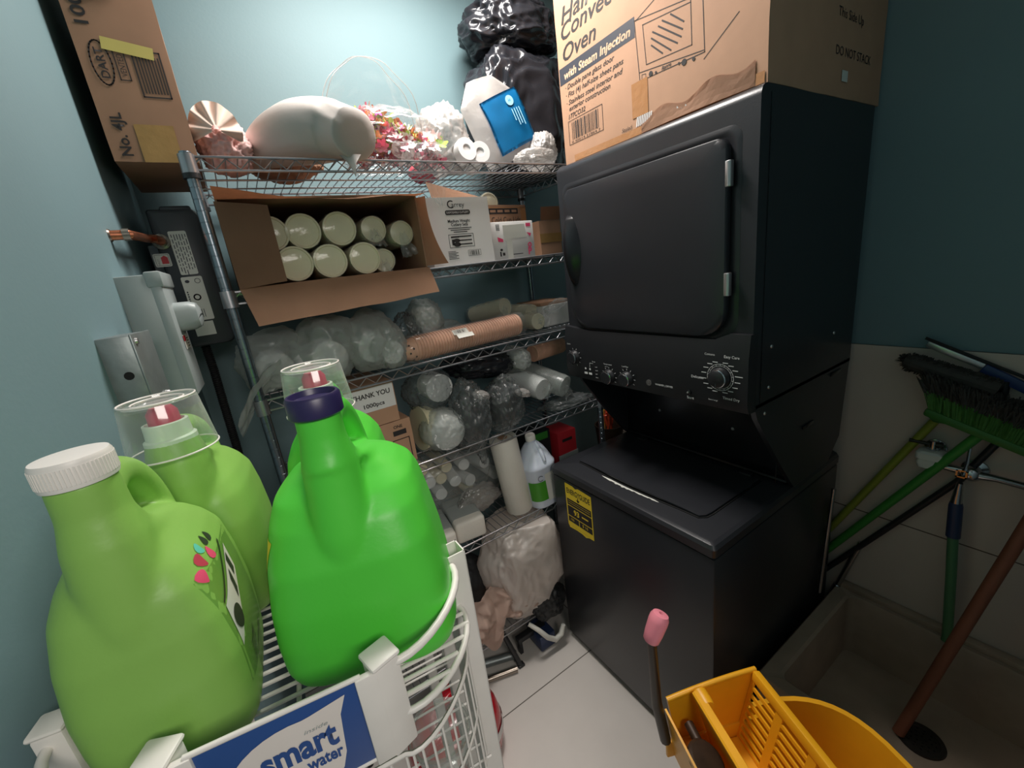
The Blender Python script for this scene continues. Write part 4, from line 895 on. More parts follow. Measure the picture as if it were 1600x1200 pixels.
for i in range(10):
    a = math.radians(150 + 21 * i); z = rd.choice((-.026, -.014, -.008)); q = .0335 + .007 * (z + .034) / .038 + .0012
    nrm = (K.to_3x3() @ Vector((math.cos(a), math.sin(a), 0))); pp = K @ Vector((q * math.cos(a), q * math.sin(a), z)); g.lathe([(.0035, 0), (0, .0006)], 8, frame(pp, nrm))
part('dots', KC, g, 'print_black', 0)
g = G().add(bmesh.new()); Kc = frame((-.437, .775, D3 + .042), (.425, .025, .004))
b = bmesh.new(); V = []
for i in range(30):
    z = -.045 + .485 * i / 29; row = []
    for j in range(30):
        a = 2 * math.pi * j / 30; q = .0445 * (1 + .05 * noise.noise(Vector((math.cos(a) * 3, math.sin(a) * 3, z * 14)))) * (.6 if i == 0 else 1); row.append(b.verts.new((q * math.cos(a), q * math.sin(a), z)))
    V.append(row)
for i in range(29):
    for j in range(30): b.faces.new((V[i][j], V[i][(j + 1) % 30], V[i + 1][(j + 1) % 30], V[i + 1][j]))
part('film_wrap', KC, G().add(b, Kc), 'film_clear', 60)
Kl = face((-.30, .7365, D3 + .052), (1, .06, 0), (0, .75, .66)); g = G().rect(Kl, 0, .012, .058, .034, 0, .004).rect(Kl, .008, -.006, .07, .012, 0, .004)
g.bars(Kl, .006, .016, .05, .030, 1, 16, .0046); part('sticker', KC, g, ['label_paper', 'print_black'], 0)
p = at(790, 483, 'y', .93); p.z = D3 + .105; packet('cup_sleeve', p, (p.x - .05, 1.12, p.z - .03), .036, 'cup_cream', 'film_sleeve', 'cream cup roll on the third shelf, left of the pair behind the pinkish cups', 'cups', 'cream cup rolls on the third shelf', 41, tail=(-.015, -.01, -.04))
p = at(832, 490, 'y', .90); packet('cup_sleeve', p, (p.x - .01, 1.12, p.z), .037, 'cup_cream', 'film_sleeve', 'cream cup roll on the third shelf with a twisted film tail, right of the pair', 'cups', 'cream cup rolls on the third shelf', 42, tail=(.085, -.01, .018))
packet('cup_sleeve', (.115, .83, D3 + .034), (.12, 1.05, D3 + .034), .032, 'cup_cream', 'film_sleeve', 'cream cup roll lying low beside the white carton on the third shelf', 'cups', 'cream cup rolls on the third shelf', 43, tail=(.05, -.01, -.01))
WK = thing('white_carton', (.245, .93, D3), 'white carton end on the third shelf, against the dryer', 'cardboard box', 'cardboard boxes'); part('box_body', WK, G().add(dented((.165, .86, D3), (.312, 1.05, D3 + .085), 3, .001, 4)), 'white_card', 25)
part('brown_lid', WK, G().box((.163, .87, D3 + .086), (.314, 1.05, D3 + .10), .003), 'kraft_dark')
bag('film_bag', (.215, .835, D3 + .082), (.055, .025, .020), 'film_clear', 'shiny twisted film tail over the white carton on the third shelf', 'film', None, 33, sub=4, amp=.2, crease=.2, tilt=-.3)
# ---------------------------------------------------------------- fourth shelf
TB = thing('thank_you_box', (-.61, .85, D4), 'brown box with a white THANK YOU sign, stacked on a plain carton', 'cardboard box', 'cardboard boxes')
LB = thing('carton', (-.58, .86, D4), 'printed brown carton under the THANK YOU box on the fourth shelf', 'cardboard box', 'cardboard boxes')
lM = T((-.68, .765, D4)) @ RZ(math.radians(3)); part('box_body', LB, G().add(dented((0, 0, 0), (.185, .25, .155), 7, .0015, 5), lM), 'kraft', 25)
Lf = lM @ face((0, 0, 0), (1, 0, 0), (0, 0, 1)); g = G().text('ONE', Lf, .125, .130, .010, 0, bold=.02, off=.001); g.rect(Lf, .120, .105, .165, .122, 0, .001).stroke(Lf, [(.115, .02), (.17, .02), (.17, .09), (.115, .09)], .003, 0, .001, True)
part('printing', LB, g, 'print_black', 0)
tM = T((-.72, .762, D4 + .1575)) @ RZ(math.radians(3)); part('box_body', TB, G().add(dented((0, 0, 0), (.193, .25, .135), 8, .0015, 5), tM), 'kraft', 25)
Tf = tM @ face((0, 0, 0), (1, 0, 0), (0, 0, 1)); part('sign', TB, G().rect(Tf, .025, .052, .190, .128, 0, .001), 'white_card', 0, 'white paper sign')
g = G().text('THANK YOU', Tf, .056, .098, .015, 0, width=.122, bold=.022, off=.0018).text('1000pcs', Tf, .088, .066, .0125, 0, width=.066, bold=.02, off=.0018); part('lettering', TB, g, 'print_black', 0)
K = frame((-.452, .83, D4 + .085), (.97, .1, -.12)); g = G()
pr = [(0, 0)]
for i in range(9): pr += [(.080 - .001 * i, .004 * i), (.080 - .001 * i, .004 * i + .002), (.074, .004 * i + .003)]
BL = thing('bowl_stack', (-.46, .83, D4), 'stack of cream plastic bowls standing on edge beside the printed carton', 'bowls'); part('bowls', BL, G().lathe(pr + [(.055, .07), (0, .07)], 32, K), 'foam_cup', 40); part('film_wrap', BL, G().lathe([(.03, -.006), (.084, -.004), (.084, .04), (.06, .078), (.02, .08)], 24, K), 'film_clear', 60)
GF = 'bagged cups on the fourth shelf'
bag('cup_bag', (-.385, .79, D4 + .072), (.078, .085, .075), 'film_milky', 'round bag of white cups bulging over the fourth shelf front', 'bag', GF, 5, content=inner(-.38, .735, D4 + .065, .060, .1, (-.1, 1, .1)), amp=.06, crease=.06, zmin=D4)
bag('cup_bag', (-.385, .86, D4 + .205), (.085, .085, .075), 'film_dark', 'clear bag with a white cup end, above the round bag on the fourth shelf', 'bag', GF, 9, content=inner(-.362, .80, D4 + .215, .050, .1, (0, 1, 0)), amp=.1, crease=.1)
bag('lid_bag', (-.275, .775, D4 + .085), (.072, .068, .135), 'film_dark', 'tall clear bag of black lids hanging over the fourth shelf edge, left one', 'bag', GF, 15, content=lambda r: part('lids', r, G().blob((-.275, .79, D4 + .085), (.058, .055, .10), 4, amp=.06, crease=.03), 'dark_bag', 180), amp=.1, crease=.13, tail=((.2, -.3, -1), .45, .35))
bag('lid_bag', (-.125, .775, D4 + .095), (.070, .066, .105), 'film_dark', 'clear bag of black lids, right one of the pair over the paper roll', 'bag', GF, 19, content=lambda r: part('lids', r, G().blob((-.125, .79, D4 + .09), (.056, .052, .088), 6, amp=.06, crease=.03), 'dark_bag', 180), amp=.1, crease=.13, zmin=D4 - .005)
for x, z, lb in ((-.232, D4 + .165, 'white film knot on top of the left bag of black lids'), (-.055, D4 + .125, 'white film knot on the right bag of black lids')):
    bag('film_knot', (x, .745, z), (.032, .02, .015), 'film_white', lb, 'film', None, 7, sub=4, tilt=.4, amp=.15, crease=.15)
bag('black_lid_bag', (-.13, .92, D4 + .235), (.15, .11, .055), 'black_bag', 'flat shiny black bag lying high on the fourth shelf', 'bag', None, 23, amp=.08, crease=.08, tilt=.12)
bag('cup_bag', (.02, .90, D4 + .225), (.052, .09, .052), 'film_milky', 'rounded clear bag just under the third shelf, next to the brown roll', 'bag', GF, 27, content=inner(.02, .84, D4 + .225, .036, .1, (0, 1, 0)), amp=.1, crease=.1)
packet('cup_sleeve', (.055, .765, D4 + .105), (.02, 1.0, D4 + .15), .043, 'cup_white', 'film_sleeve', 'clear sleeve of white cups pointing forward on the fourth shelf, left one', 'cups', 'clear cup sleeves on the fourth shelf', 51, tail=(.03, -.01, -.02))
packet('cup_sleeve', (.175, .775, D4 + .085), (.08, 1.02, D4 + .16), .045, 'film_milky', 'film_sleeve', 'clear sleeve of see-through cups beside the dryer on the fourth shelf', 'cups', 'clear cup sleeves on the fourth shelf', 52, tail=(.015, -.01, -.04))
packet('cup_roll', (.115, .90, D4 + .225), (.30, .93, D4 + .225), .036, 'cup_kraft', None, 'pale brown cup roll under the third shelf beside the dryer', 'cups', None, 53)
bag('film_bag', (.19, .79, D4 + .012), (.12, .05, .016), 'film_dark', 'thin dark film lying along the fourth shelf front by the dryer', 'film', None, 35, sub=4, amp=.2, crease=.2)
# ---------------------------------------------------------------- fifth shelf
GS = 'small cup sleeves in the big clear bag'
CBG = thing('cup_sleeve_bag', (-.35, .90, D5), 'big clear bag of small white cup sleeves on the fifth shelf', 'bag')
for i, (u, v) in enumerate([(698, 730), (725, 726), (757, 722), (690, 748), (712, 752), (735, 750), (660, 735), (672, 755), (757, 776), (657, 770), (690, 772), (775, 740), (740, 770)]):
    r = .0225 + .003 * ((i * 7) % 3) / 2; p = at(u, v, 'y', .90 + .012 * (i % 3)); p.z = max(p.z, D5 + r)
    K = frame(p, (.12 * math.sin(i * 2.1), 1, .1 * math.cos(i * 1.7))); part('cup_stack', CBG, G().lathe([(0, .002), (r * .86, .002), (r * .9, 0), (r, 0)] + [q for j in range(18) for q in ((r, .002 + .009 * j), (r * .93, .008 + .009 * j))] + [(0, .165)], 18, K), 'cup_white' if i % 3 else 'cup_cream', 40)
part('bag_film', CBG, G().blob((-.345, .985, D5 + .14), (.235, .11, .155), 14, amp=.07, crease=.08, cf=4, zmin=D5, power=.8), 'film_sleeve', 180)
g = G().blob((-.255, .865, D5 + .085), (.085, .035, .05), 5, amp=.2, crease=.2, cf=4, sub=5)
part('twisted_film', CBG, g, 'film_white', 180, 'crumpled pale film in front of the cups')
GT = 'paper towel packs on the fifth shelf'
def towel(lo, hi, label, rz=-.12):
    c = (Vector(lo) + Vector(hi)) / 2; M = T((c.x, c.y, 0)) @ RZ(rz) @ T((-c.x, -c.y, 0)); r = thing('towel_pack', (c.x, c.y, lo[2]), label, 'paper towels', GT)
    h = hi[2] - lo[2]; part('towel_block', r, G().box(lo, hi, .012, 0, M, 3), 'paper_white', 50); part('paper_band', r, G().box((lo[0] - .001, lo[1] + .035, lo[2] + .012), (hi[0] + .001, hi[1], hi[2] + .0012), .010, 0, M), 'paper_shaded', 50, 'wrapper greyed for the shade on it')  # band colour is greyed to paint shade onto the pack's top
towel((-.405, .742, D5), (-.287, .94, D5 + .085), 'folded paper towel pack at the right, nearer the round paper roll'); towel((-.530, .735, D5), (-.412, .93, D5 + .075), 'folded paper towel pack at the left, beside the white rack')
K = frame((-.105, .80, D5), (-.10, .02, 1)); PR = thing('paper_roll', (-.105, .80, D5), 'tall white paper towel roll standing on the fifth shelf', 'paper roll')
part('roll', PR, G().lathe([(.018, 0), (.054, 0), (.056, .004), (.056, .326), (.054, .33), (.018, .33)], 36, K), 'paper_white', 40); part('core', PR, G().lathe([(.018, .331), (.02, .331), (.02, .30), (.0, .30)], 20, K), 'kraft', 40)
# gallon bottle
GBt = thing('gallon_bottle', (.005, .79, D5), 'white gallon bottle with a green label standing beside the washer', 'bottle')
def sup(w_, d_, z, e=3.2, n=36, ox=0, oy=0):
    P = []
    for i in range(n):
        a = 2 * math.pi * i / n; c, s = math.cos(a), math.sin(a); P.append(Vector((ox + w_ * math.copysign(abs(c) ** (2 / e), c), oy + d_ * math.copysign(abs(s) ** (2 / e), s), z)))
    return P
K = T((.005, .785, D5)) @ Matrix.Rotation(math.radians(-5), 4, 'Y')
prof = [(.060, 0), (.068, .005), (.070, .014), (.070, .17), (.0715, .178), (.0715, .188), (.066, .196), (.058, .222), (.044, .250), (.028, .272), (.019, .280), (.018, .295)]
g = G().loft([[K @ p for p in sup(r, r, z, 3.0 if z < .2 else 2.4)] for r, z in prof])
hp_ = [(.006, -.052, .195), (.006, -.060, .21), (.006, -.050, .24), (.006, -.034, .262), (.006, -.018, .276)]; g.tube([K @ Vector(q) for q in hp_], [.008, .0095, .0095, .009, .008], 10)
part('bottle_body', GBt, g, 'bottle_white', 40); part('cap', GBt, G().lathe([(.021, .288), (.021, .308), (.019, .311), (0, .311)], 24, K), 'white_plastic', 40)
def wrapl(a0, a1, z0, z1, r=.0712): return lambda s, t: K @ (sup_at(a0 + (a1 - a0) * s, r) + Vector((0, 0, z0 + (z1 - z0) * t)))
def sup_at(a, r, e=3.0): c, s = math.cos(a), math.sin(a); return Vector((r * math.copysign(abs(c) ** (2 / e), c), r * math.copysign(abs(s) ** (2 / e), s), 0))
part('green_label', GBt, G().cloth(wrapl(math.radians(195), math.radians(266), .04, .128), 16, 6), 'label_green', 60, 'green label')
g = G().cloth(wrapl(math.radians(266), math.radians(335), .03, .155, .0711), 16, 6)
for i in range(14): g.cloth(wrapl(math.radians(274), math.radians(326 - 8 * (i % 3)), .045 + .007 * i, .0475 + .007 * i, .0716), 10, 1, 1)
part('text_label', GBt, g, ['label_paper', 'grey_enamel'], 60)
g = G()
for i in range(20):
    a = math.radians(40 + 14 * i); g.cloth(wrapl(math.radians(252) + .16 * math.cos(a), math.radians(252) + .16 * math.cos(a) + .03, .142 + .011 * math.sin(a), .145 + .011 * math.sin(a), .0716), 1, 1)
part('letter_mark', GBt, g, 'print_navy', 60)
# behind the washer: tote of tools, red box
RBX = thing('red_box', (.30, .95, D5), 'dark red box behind the washer, left of the orange scissors', 'box'); part('box_body', RBX, G().box((.205, .90, D5), (.315, 1.02, D5 + .20), .002), 'red_print'); part('grey_side', RBX, G().box((.20, .895, D5), (.318, .898, D5 + .09), .0005), 'grey_enamel')
part('lettering', RBX, G().rect(face((.2, .8995, D5), (1, 0, 0), (0, 0, 1)), .03, .15, .09, .165), 'print_black', 0)
DB_ = thing('dark_bottle', (.12, .96, D5), 'dark object with a green edge behind the gallon bottle', 'container'); part('body', DB_, G().add(dented((.05, .93, D5), (.185, 1.05, D5 + .23), 3, .002, 4)), 'dark_bag'); part('green_strip', DB_, G().box((.06, .926, D5 + .19), (.17, .929, D5 + .225), .001), 'handle_green')
KST = thing('carton', (.44, .83, 0), 'plain brown carton standing behind the washer under the tool bin', 'cardboard box', 'cardboard boxes'); part('box_body', KST, G().add(dented((.37, .74, 0), (.52, .92, D5 - .001), 12, .002, 5)), 'kraft_dark', 25); part('packing_tape', KST, G().box((.43, .739, .2), (.46, .7395, D5 - .01)), 'packing_tape', 0)
BIN = thing('tool_bin', (.44, .80, D5), 'brown bin holding scissors and tools, behind the washer lid', 'bin')
g = G().lathe([(.046, .0), (.048, .004), (.066, .200), (.068, .200), (.068, .205), (.063, .205), (.044, .006), (0, .006)], 28, T((.44, .80, D5))); part('bin_body', BIN, g, 'rust_dark', 40)
# bin contents
for i, (x, m, lb, ln) in enumerate(((.425, 'scissor_orange', 'orange scissor handle in the brown bin, left one', .16), (.447, 'scissor_orange', 'orange scissor handle in the brown bin, right one', .17), (.402, 'tool_yellow', 'yellow tool handle in the brown bin', .15), (.382, 'label_paper', 'thin pale pen in the brown bin', .12))):
    r = (.008, .008, .005, .003)[i]; p = Vector((x, .785 + .008 * i, .70)); d = Vector((.05 * (i - 1.5), -.02, 1)).normalized(); K = frame(p, d); g = G()
    if i < 2: g.tube([K @ Vector(q) for q in ((0, 0, 0), (0, 0, .15), (.006, 0, .18), (.010, 0, .215), (.002, 0, .238), (-.009, 0, .22), (-.006, 0, .185), (0, 0, .16))], [r * .5, r * .7, r, r, r, r, r, r * .8], 8)
    else: g.tube([K @ Vector((0, 0, 0)), K @ Vector((0, 0, ln + .09))], r, 8)
    build('scissors' if i < 2 else 'hand_tool', g, m, None, 40, lb, 'scissors' if i < 2 else 'tool')
# ---------------------------------------------------------------- bottom shelf and floor under the shelving
build('plastic_sheet_bag', G().blob((-.125, .80, .42), (.178, .13, .25), 6, sub=6, amp=.13, crease=.045, cf=2.6, zmin=D6, zmax=.615, power=.85), 'white_film_soft', None, 180, 'big pale crumpled plastic bag filling the space under the fifth shelf', 'bag')
def rag(s, t):
    a = Vector((-.44 + .36 * s, 0, 0)); fold = .014 * math.sin(s * 23 + t * 3) + .016 * noise.noise(Vector((s * 9, t * 7, 3))) + .010 * (1 - 2 * abs(noise.noise(Vector((s * 14, t * 9, 5)))))
    hang = (.12 + .13 * math.exp(-((s - .28) / .13) ** 2) - .06 * s) * t
    return Vector((a.x + .02 * math.sin(t * 5), .75 - .045 * min(1, t * 2) + fold, .345 + .03 * math.sin(s * 6) - hang + (.06 * (1 - t) * s)))
build('rag', G().cloth(rag, 44, 20, thick=.002), 'cloth_beige', None, 180, 'pinkish beige rag hanging over the bottom shelf edge', 'cloth')
bag('dark_sack', (-.42, .90, D6 + .17), (.14, .12, .17), 'dark_bag', 'dark sack under the fifth shelf, left of the pale plastic bag', 'bag', 'dark sacks on the bottom shelf', 31, amp=.08, crease=.05, zmin=D6)
bag('dark_sack', (-.07, .735, D6 + .015), (.085, .06, .085), 'dark_bag', 'dark sack beside the washer at the end of the rag', 'bag', 'dark sacks on the bottom shelf', 36, amp=.12, crease=.1, zmin=D6 - .06)
hk = [at(u, v, 'y', .665) for u, v in ((842, 985), (856, 996), (868, 999), (877, 990), (880, 976))]
build('hook_handle', G().tube([at(826, 975, 'y', .70)] + hk, [.009, .010, .011, .012, .012, .010], 10), 'label_paper', None, 60, 'pale hooked handle hanging at the bottom shelf by the washer', 'handle')
a = at(845, 1000, 'y', .70); build('blue_box', G().box((-.155, .69, .004), (-.075, .80, .075), .006), 'dark_blue_plastic', None, 35, 'dark blue plastic box on the floor below the bottom shelf', 'box')
build('grey_pole', G().tube([(-.55, .86, .030), (-.24, .735, .024)], .016, 12).tube([(-.60, .80, .018), (-.30, .70, .018)], .012, 12), 'dark_metal', None, 40, 'two grey poles lying joined on the floor under the shelving', 'pole') if 0 else None
build('floor_pole', G().tube([(-.56, .86, .018), (-.25, .745, .018)], .0165, 14), 'galvanised', None, 40, 'grey pole lying on the floor below the bottom shelf, rear one', 'pole', 'poles on the floor under the shelving')
build('floor_pole', G().tube([(-.58, .78, .014), (-.285, .69, .014)], .0125, 14), 'brass_grey', None, 40, 'grey pole lying on the floor below the bottom shelf, front one', 'pole', 'poles on the floor under the shelving')
build('black_prop', G().tube([(-.30, .745, .17), (-.262, .70, .006)], .011, 8).box((-.275, .690, 0), (-.245, .712, .012), .003), 'black_plastic', None, 40, 'slim black prop standing in front of the floor poles', 'prop')
build('black_bar', G().box((-.235, .74, .06), (-.09, .77, .085), .004).box((-.23, .745, 0.0), (-.215, .765, .06)).box((-.11, .745, 0.0), (-.095, .765, .06)), 'black_plastic', None, 30, 'low black bar on short legs beside the blue box', 'stand')
RD = thing('red_canister', (-.62, .55, 0), 'glossy red canister with a white band on the floor behind the white rack', 'canister')
K = T((-.62, .55, 0)) @ RZ(.3)
part('body', RD, G().loft([[K @ p for p in sup(a_ * 1.12, b_, z, e, 40)] for a_, b_, z, e in ((.11, .10, 0, 2.6), (.135, .12, .012, 2.6), (.145, .13, .06, 2.6), (.145, .13, .13, 2.6), (.138, .122, .175, 2.6), (.115, .10, .21, 2.4), (.075, .065, .235, 2.2), (.03, .03, .242, 2))]), 'red_plastic', 40)
part('white_band', RD, G().loft([[K @ p for p in sup(.148 * 1.12, .133, z, 2.6, 40)] for z in (.085, .12)], cap=False), 'white_card', 60)
part('handle', RD, G().tube([K @ Vector(q) for q in ((-.08, 0, .225), (-.07, 0, .27), (0, 0, .285), (.06, 0, .27), (.07, 0, .225))], .012, 10), 'red_plastic', 60)
# ---------------------------------------------------------------- mop sink, faucet and brooms on the right
SX0, SX1, SY0, SY1 = .195, .801, -.632, -.022
MS = thing('mop_sink', ((SX0 + SX1) / 2, (SY0 + SY1) / 2, 0), 'square speckled stone mop sink on the floor in the right corner', 'mop sink')
rings = [rrect(SX0, SY0, SX1, SY1, .012), rrect(SX0, SY0, SX1, SY1, .012), rrect(SX0 + .006, SY0 + .006, SX1 - .006, SY1 - .006, .012), rrect(SX0 + .044, SY0 + .044, SX1 - .044, SY1 - .044, .02), rrect(SX0 + .052, SY0 + .052, SX1 - .050, SY1 - .052, .02), rrect(SX0 + .075, SY0 + .075, SX1 - .056, SY1 - .058, .03)]
zs = [0, .292, .30, .30, .292, .055]
g = G().loft([[(x, y, z) for x, y in r] for r, z in zip(rings, zs)], cap=True); part('basin', MS, g, 'terrazzo', 40)
part('back_lip', MS, G().box((SX1 - .03, SY0, .295), (SX1, SY1, .318), .004), 'terrazzo')
DP = Vector((.555, -.345, .0555)); dr = part('drain', MS, G().lathe([(.058, 0), (.056, .005), (.044, .006), (.042, .003), (0, .003)], 32, T(DP)), 'drain_metal', 40)
g = G()
for rr_, k in ((.012, 5), (.024, 9), (.035, 13)):
    for i in range(k): a = 2 * math.pi * i / k; g.lathe([(.0032, .0034), (0, .0036)], 8, T(DP + Vector((rr_ * math.cos(a), rr_ * math.sin(a), 0))))
part('drain_holes', dr, g, 'black_gap', 0)
FB = at(1520, 738, 'x', .775); FA = thing('wall_faucet', (.79, FB.y, FB.z - .04), 'chrome utility faucet with lever and spout on the tiled right wall', 'faucet')
g = G().lathe([(.030, 0), (.029, .006), (.016, .012), (.016, .03)], 24, frame((.802, FB.y, FB.z), (-1, 0, 0)))
b = bmesh.new(); bmesh.ops.create_uvsphere(b, u_segments=20, v_segments=12, radius=.023); g.add(b, T((.765, FB.y, FB.z)))
g.tube([(.765, FB.y, FB.z), (.765, FB.y + .062, FB.z + .004), (.765, FB.y + .095, FB.z + .008)], .011, 12)
part('valve_body', FA, g, 'chrome', 40)
part('spout', FA, G().tube([(.762, FB.y - .012, FB.z), (.755, FB.y - .05, FB.z + .006), (.73, FB.y - .14, FB.z + .012), (.70, FB.y - .23, FB.z + .01), (.69, FB.y - .25, FB.z - .02)], [.013, .010, .010, .010, .011], 14), 'chrome', 60)
HV = at(1456, 705, 'x', .76)
g = G().lathe([(.026, 0), (.025, .006), (.014, .010), (.014, .035)], 20, frame((.802, HV.y, HV.z), (-1, 0, 0))).tube([(.765, FB.y + .09, FB.z + .008), (.768, HV.y, HV.z + .0)], .010, 10).tube([(.765, HV.y, HV.z - .01), (.765, HV.y, HV.z + .032)], .009, 10)
part('left_valve', FA, g, 'chrome', 40)
g = G().tube([at(1421, 687, 'x', .765), at(1450, 693, 'x', .765), at(1474, 697, 'x', .765)], [.006, .006, .010], 8); part('lever', FA, g, 'dark_metal', 40)
g = G().loft([[Vector((.762 + x, HV.y + y, HV.z + z)) for x, y in rrect(-q, -q * 1.25, q, q * 1.25, q * .4)] for q, z in ((.020, -.052), (.024, -.035), (.021, -.024), (.026, -.022), (.026, -.004), (.020, .002))]); part('white_sleeve', FA, g, 'label_paper', 40, 'white plastic sleeve around the left valve')
g = G().tube([at(1516, 700, 'x', .75), at(1512, 722, 'x', .748), at(1505, 742, 'x', .745)], .004, 8); c0 = at(1502, 742, 'x', .742)
g.stroke(face(c0, (0, -1, 0), (0, 0, 1)), [(-.010, -.008), (.010, -.008), (.010, .012), (-.010, .012)], .004, 0, 0, True); part('hose_clip', FA, g, 'chrome', 40)
HS = thing('hose', (.72, -.32, .055), 'green rubber hose with a dark collar hanging from the faucet behind the wooden handle', 'hose')
h0, h1, h2, h3, h4 = at(1500, 755, 'x', .742), at(1494, 785, 'x', .742), at(1489, 838, 'x', .742), at(1486, 900, 'x', .745), at(1480, 995, 'x', .748)
part('nozzle', HS, G().tube([h0, h0.lerp(h1, .5), h1], [.007, .010, .013], 14), 'chrome', 60); part('dark_collar', HS, G().tube([h1, h1.lerp(h2, .1), h2], [.0135, .016, .0165], 16), 'dark_blue_plastic', 60)
part('hose_body', HS, G().tube([h2, h3, h4, h4 + Vector((-.001, .001, -.016))], .0125, 14), 'hose_green', 60)
# push broom: green block with bristles, long green handle
PBm = thing('push_broom', (.735, -.27, 1.05), 'green push broom with darkened bristles upside down against the right wall', 'broom')
BX = .735; bA, bB = at(1450, 636, 'x', BX), at(1640, 712, 'x', BX); dirB = (bB - bA).normalized(); upB = (at(1500, 575, 'x', BX) - at(1515, 650, 'x', BX)); upB = (upB - dirB * upB.dot(dirB)).normalized(); nB = dirB.cross(upB)
MB = Matrix(((dirB.x, upB.x, nB.x, bA.x), (dirB.y, upB.y, nB.y, bA.y), (dirB.z, upB.z, nB.z, bA.z), (0, 0, 0, 1))); LB_ = (bB - bA).length
part('broom_block', PBm, G().box((0, -.02, -.028), (LB_, .006, .028), .008, 0, MB), 'broom_green')
g = G(); rd = random.Random(9)
for i in range(2400):
    x = rd.uniform(.004, LB_ - .004); z = rd.uniform(-.026, .026); L_ = .085 + rd.uniform(-.012, .012); ex = (x / LB_ - .5) * .05 - .018; w_ = .0016
    p0 = Vector((x, .005, z)); p1 = Vector((x + ex * .55 + rd.uniform(-.006, .006), .005 + L_ * .55, z * 1.25 + rd.uniform(-.004, .004))); p2 = Vector((x + ex * 1.2 + rd.uniform(-.014, .014), .005 + L_, z * 1.5 + rd.uniform(-.008, .008)))
    for a_, c_, m_ in ((p0, p1, 0), (p1, p2, 1)):
        sd_ = Vector((w_, 0, w_ * rd.uniform(-1, 1))); g.poly([a_ - sd_, a_ + sd_, c_ + sd_, c_ - sd_], m_, MB)
part('bristles', PBm, g, ['broom_bristle', 'broom_bristle_dark'], 0, kind='stuff')
hb = at(1535, 678, 'x', .735); he = at(1288, 862, 'x', .782); d_ = (he - hb); he2 = hb + d_ * ((hb.z - .05) / -d_.z) * .62
part('handle', PBm, G().tube([hb + upB * .01, he2], .0125, 12), 'handle_green', 60)
OBm = thing('dust_mop', (.76, -.17, 1.2), 'dark fuzzy duster head on an olive handle, left of and behind the green broom', 'duster')
dA, dB = at(1412, 562, 'x', .762), at(1560, 610, 'x', .762)
g = G(); M_ = frame(dA, dB - dA, (0, 0, 1)); L2 = (dB - dA).length; rd = random.Random(21)
for i in range(900):
    a = rd.uniform(0, 2 * math.pi); z = rd.uniform(0.0, L2); e = min(1, z / .03 + .35); q = .030 * e; p0 = Vector((0, 0, z)); p1 = Vector((q * math.cos(a), q * math.sin(a) * .7, z - .012 * (1 - e) - .004 + rd.uniform(-.008, .008))); t_ = Vector((.0022, .0022 * rd.uniform(-1, 1), .0022))
    g.poly([p0 - t_, p0 + t_, p1 + t_, p1 - t_], 0, M_)
g.lathe([(0, -.004), (.018, .004), (.024, .02), (.024, L2)], 14, M_)
part('duster_head', OBm, g, 'broom_bristle_dark', 0)
p0, p1 = at(1470, 648, 'x', .772), at(1284, 838, 'x', .785); part('handle', OBm, G().tube([at(1478, 610, 'x', .768), p0], .006, 8).tube([p0, p1 + (p1 - p0) * .25], .0115, 12), 'handle_olive', 60)
g = G().tube([at(1450, 641, 'x', .742), at(1464, 655, 'x', .742), at(1478, 660, 'x', .742)], [.012, .012, .006], 10); part('head_clip', OBm, g, 'broom_green', 60)
SQ = thing('squeegee', (.785, -.27, 1.2), 'blue squeegee with a bright metal channel, leaning behind the green broom', 'squeegee')
q0, q1, q2 = at(1449, 537, 'x', .788), at(1538, 573, 'x', .788), at(1660, 632, 'x', .788)
def bar(a, c, w_, h_):
    d = (c - a); M = frame(a, d, (0, 0, 1)); return M, d.length
M_, L2 = bar(q0, q1, 0, 0); part('metal_channel', SQ, G().box((-.008, -.006, 0), (.009, .006, L2), .002, 0, M_), 'silver')
part('rubber_blade', SQ, G().box((.009, -.002, -.012), (.017, .002, L2 + .12), .0005, 0, M_), 'black_rubber')
M_, L2 = bar(q1, q2, 0, 0); part('blue_body', SQ, G().box((-.016, -.006, 0), (.010, .008, L2), .003, 0, M_), 'squeegee_blue')
s0, s1 = at(1497, 752, 'x', .775), at(1284, 893, 'x', .785); part('handle', SQ, G().tube([q1.lerp(q2, .3) + Vector((-.004, 0, -.01)), at(1560, 690, 'x', .782), s0, s1 + (s1 - s0) * .3], .0095, 12), 'black_plastic', 60)
GPo = 'chrome poles beside the washer'
p0, p1 = at(1303, 764, 'y', -.012), at(1280, 925, 'y', -.012); build('chrome_pole', G().tube([p0, p0.lerp(p1, .03), p1], [.0075, .006, .006], 12), 'chrome', None, 60, 'thin upright chrome pole rising beside the back of the washer', 'pole', GPo)
p0, p1 = at(1346, 848, 'x', .786), at(1300, 928, 'y', -.016); build('chrome_pole', G().tube([p0, p1], .010, 14).tube([p0.lerp(p1, .8), p1 + (p1 - p0) * .1], .013, 14), 'chrome', None, 60, 'thicker slanting chrome tube under the broom handles, above the sink rim', 'pole', GPo)
wtop, wbot = Vector((.795, -.487, 1.06)), Vector((.545, -.30, .062)); a1, a2 = at(1600, 830, 'x', .70), Vector(DP) + Vector((-.035, .045, .012))
build('wooden_handle', G().tube([a2, a1, a1 + (a1 - a2).normalized() * .16], .0155, 14), 'handle_wood', None, 60, 'reddish brown wooden mop handle leaning out of the sink', 'handle')
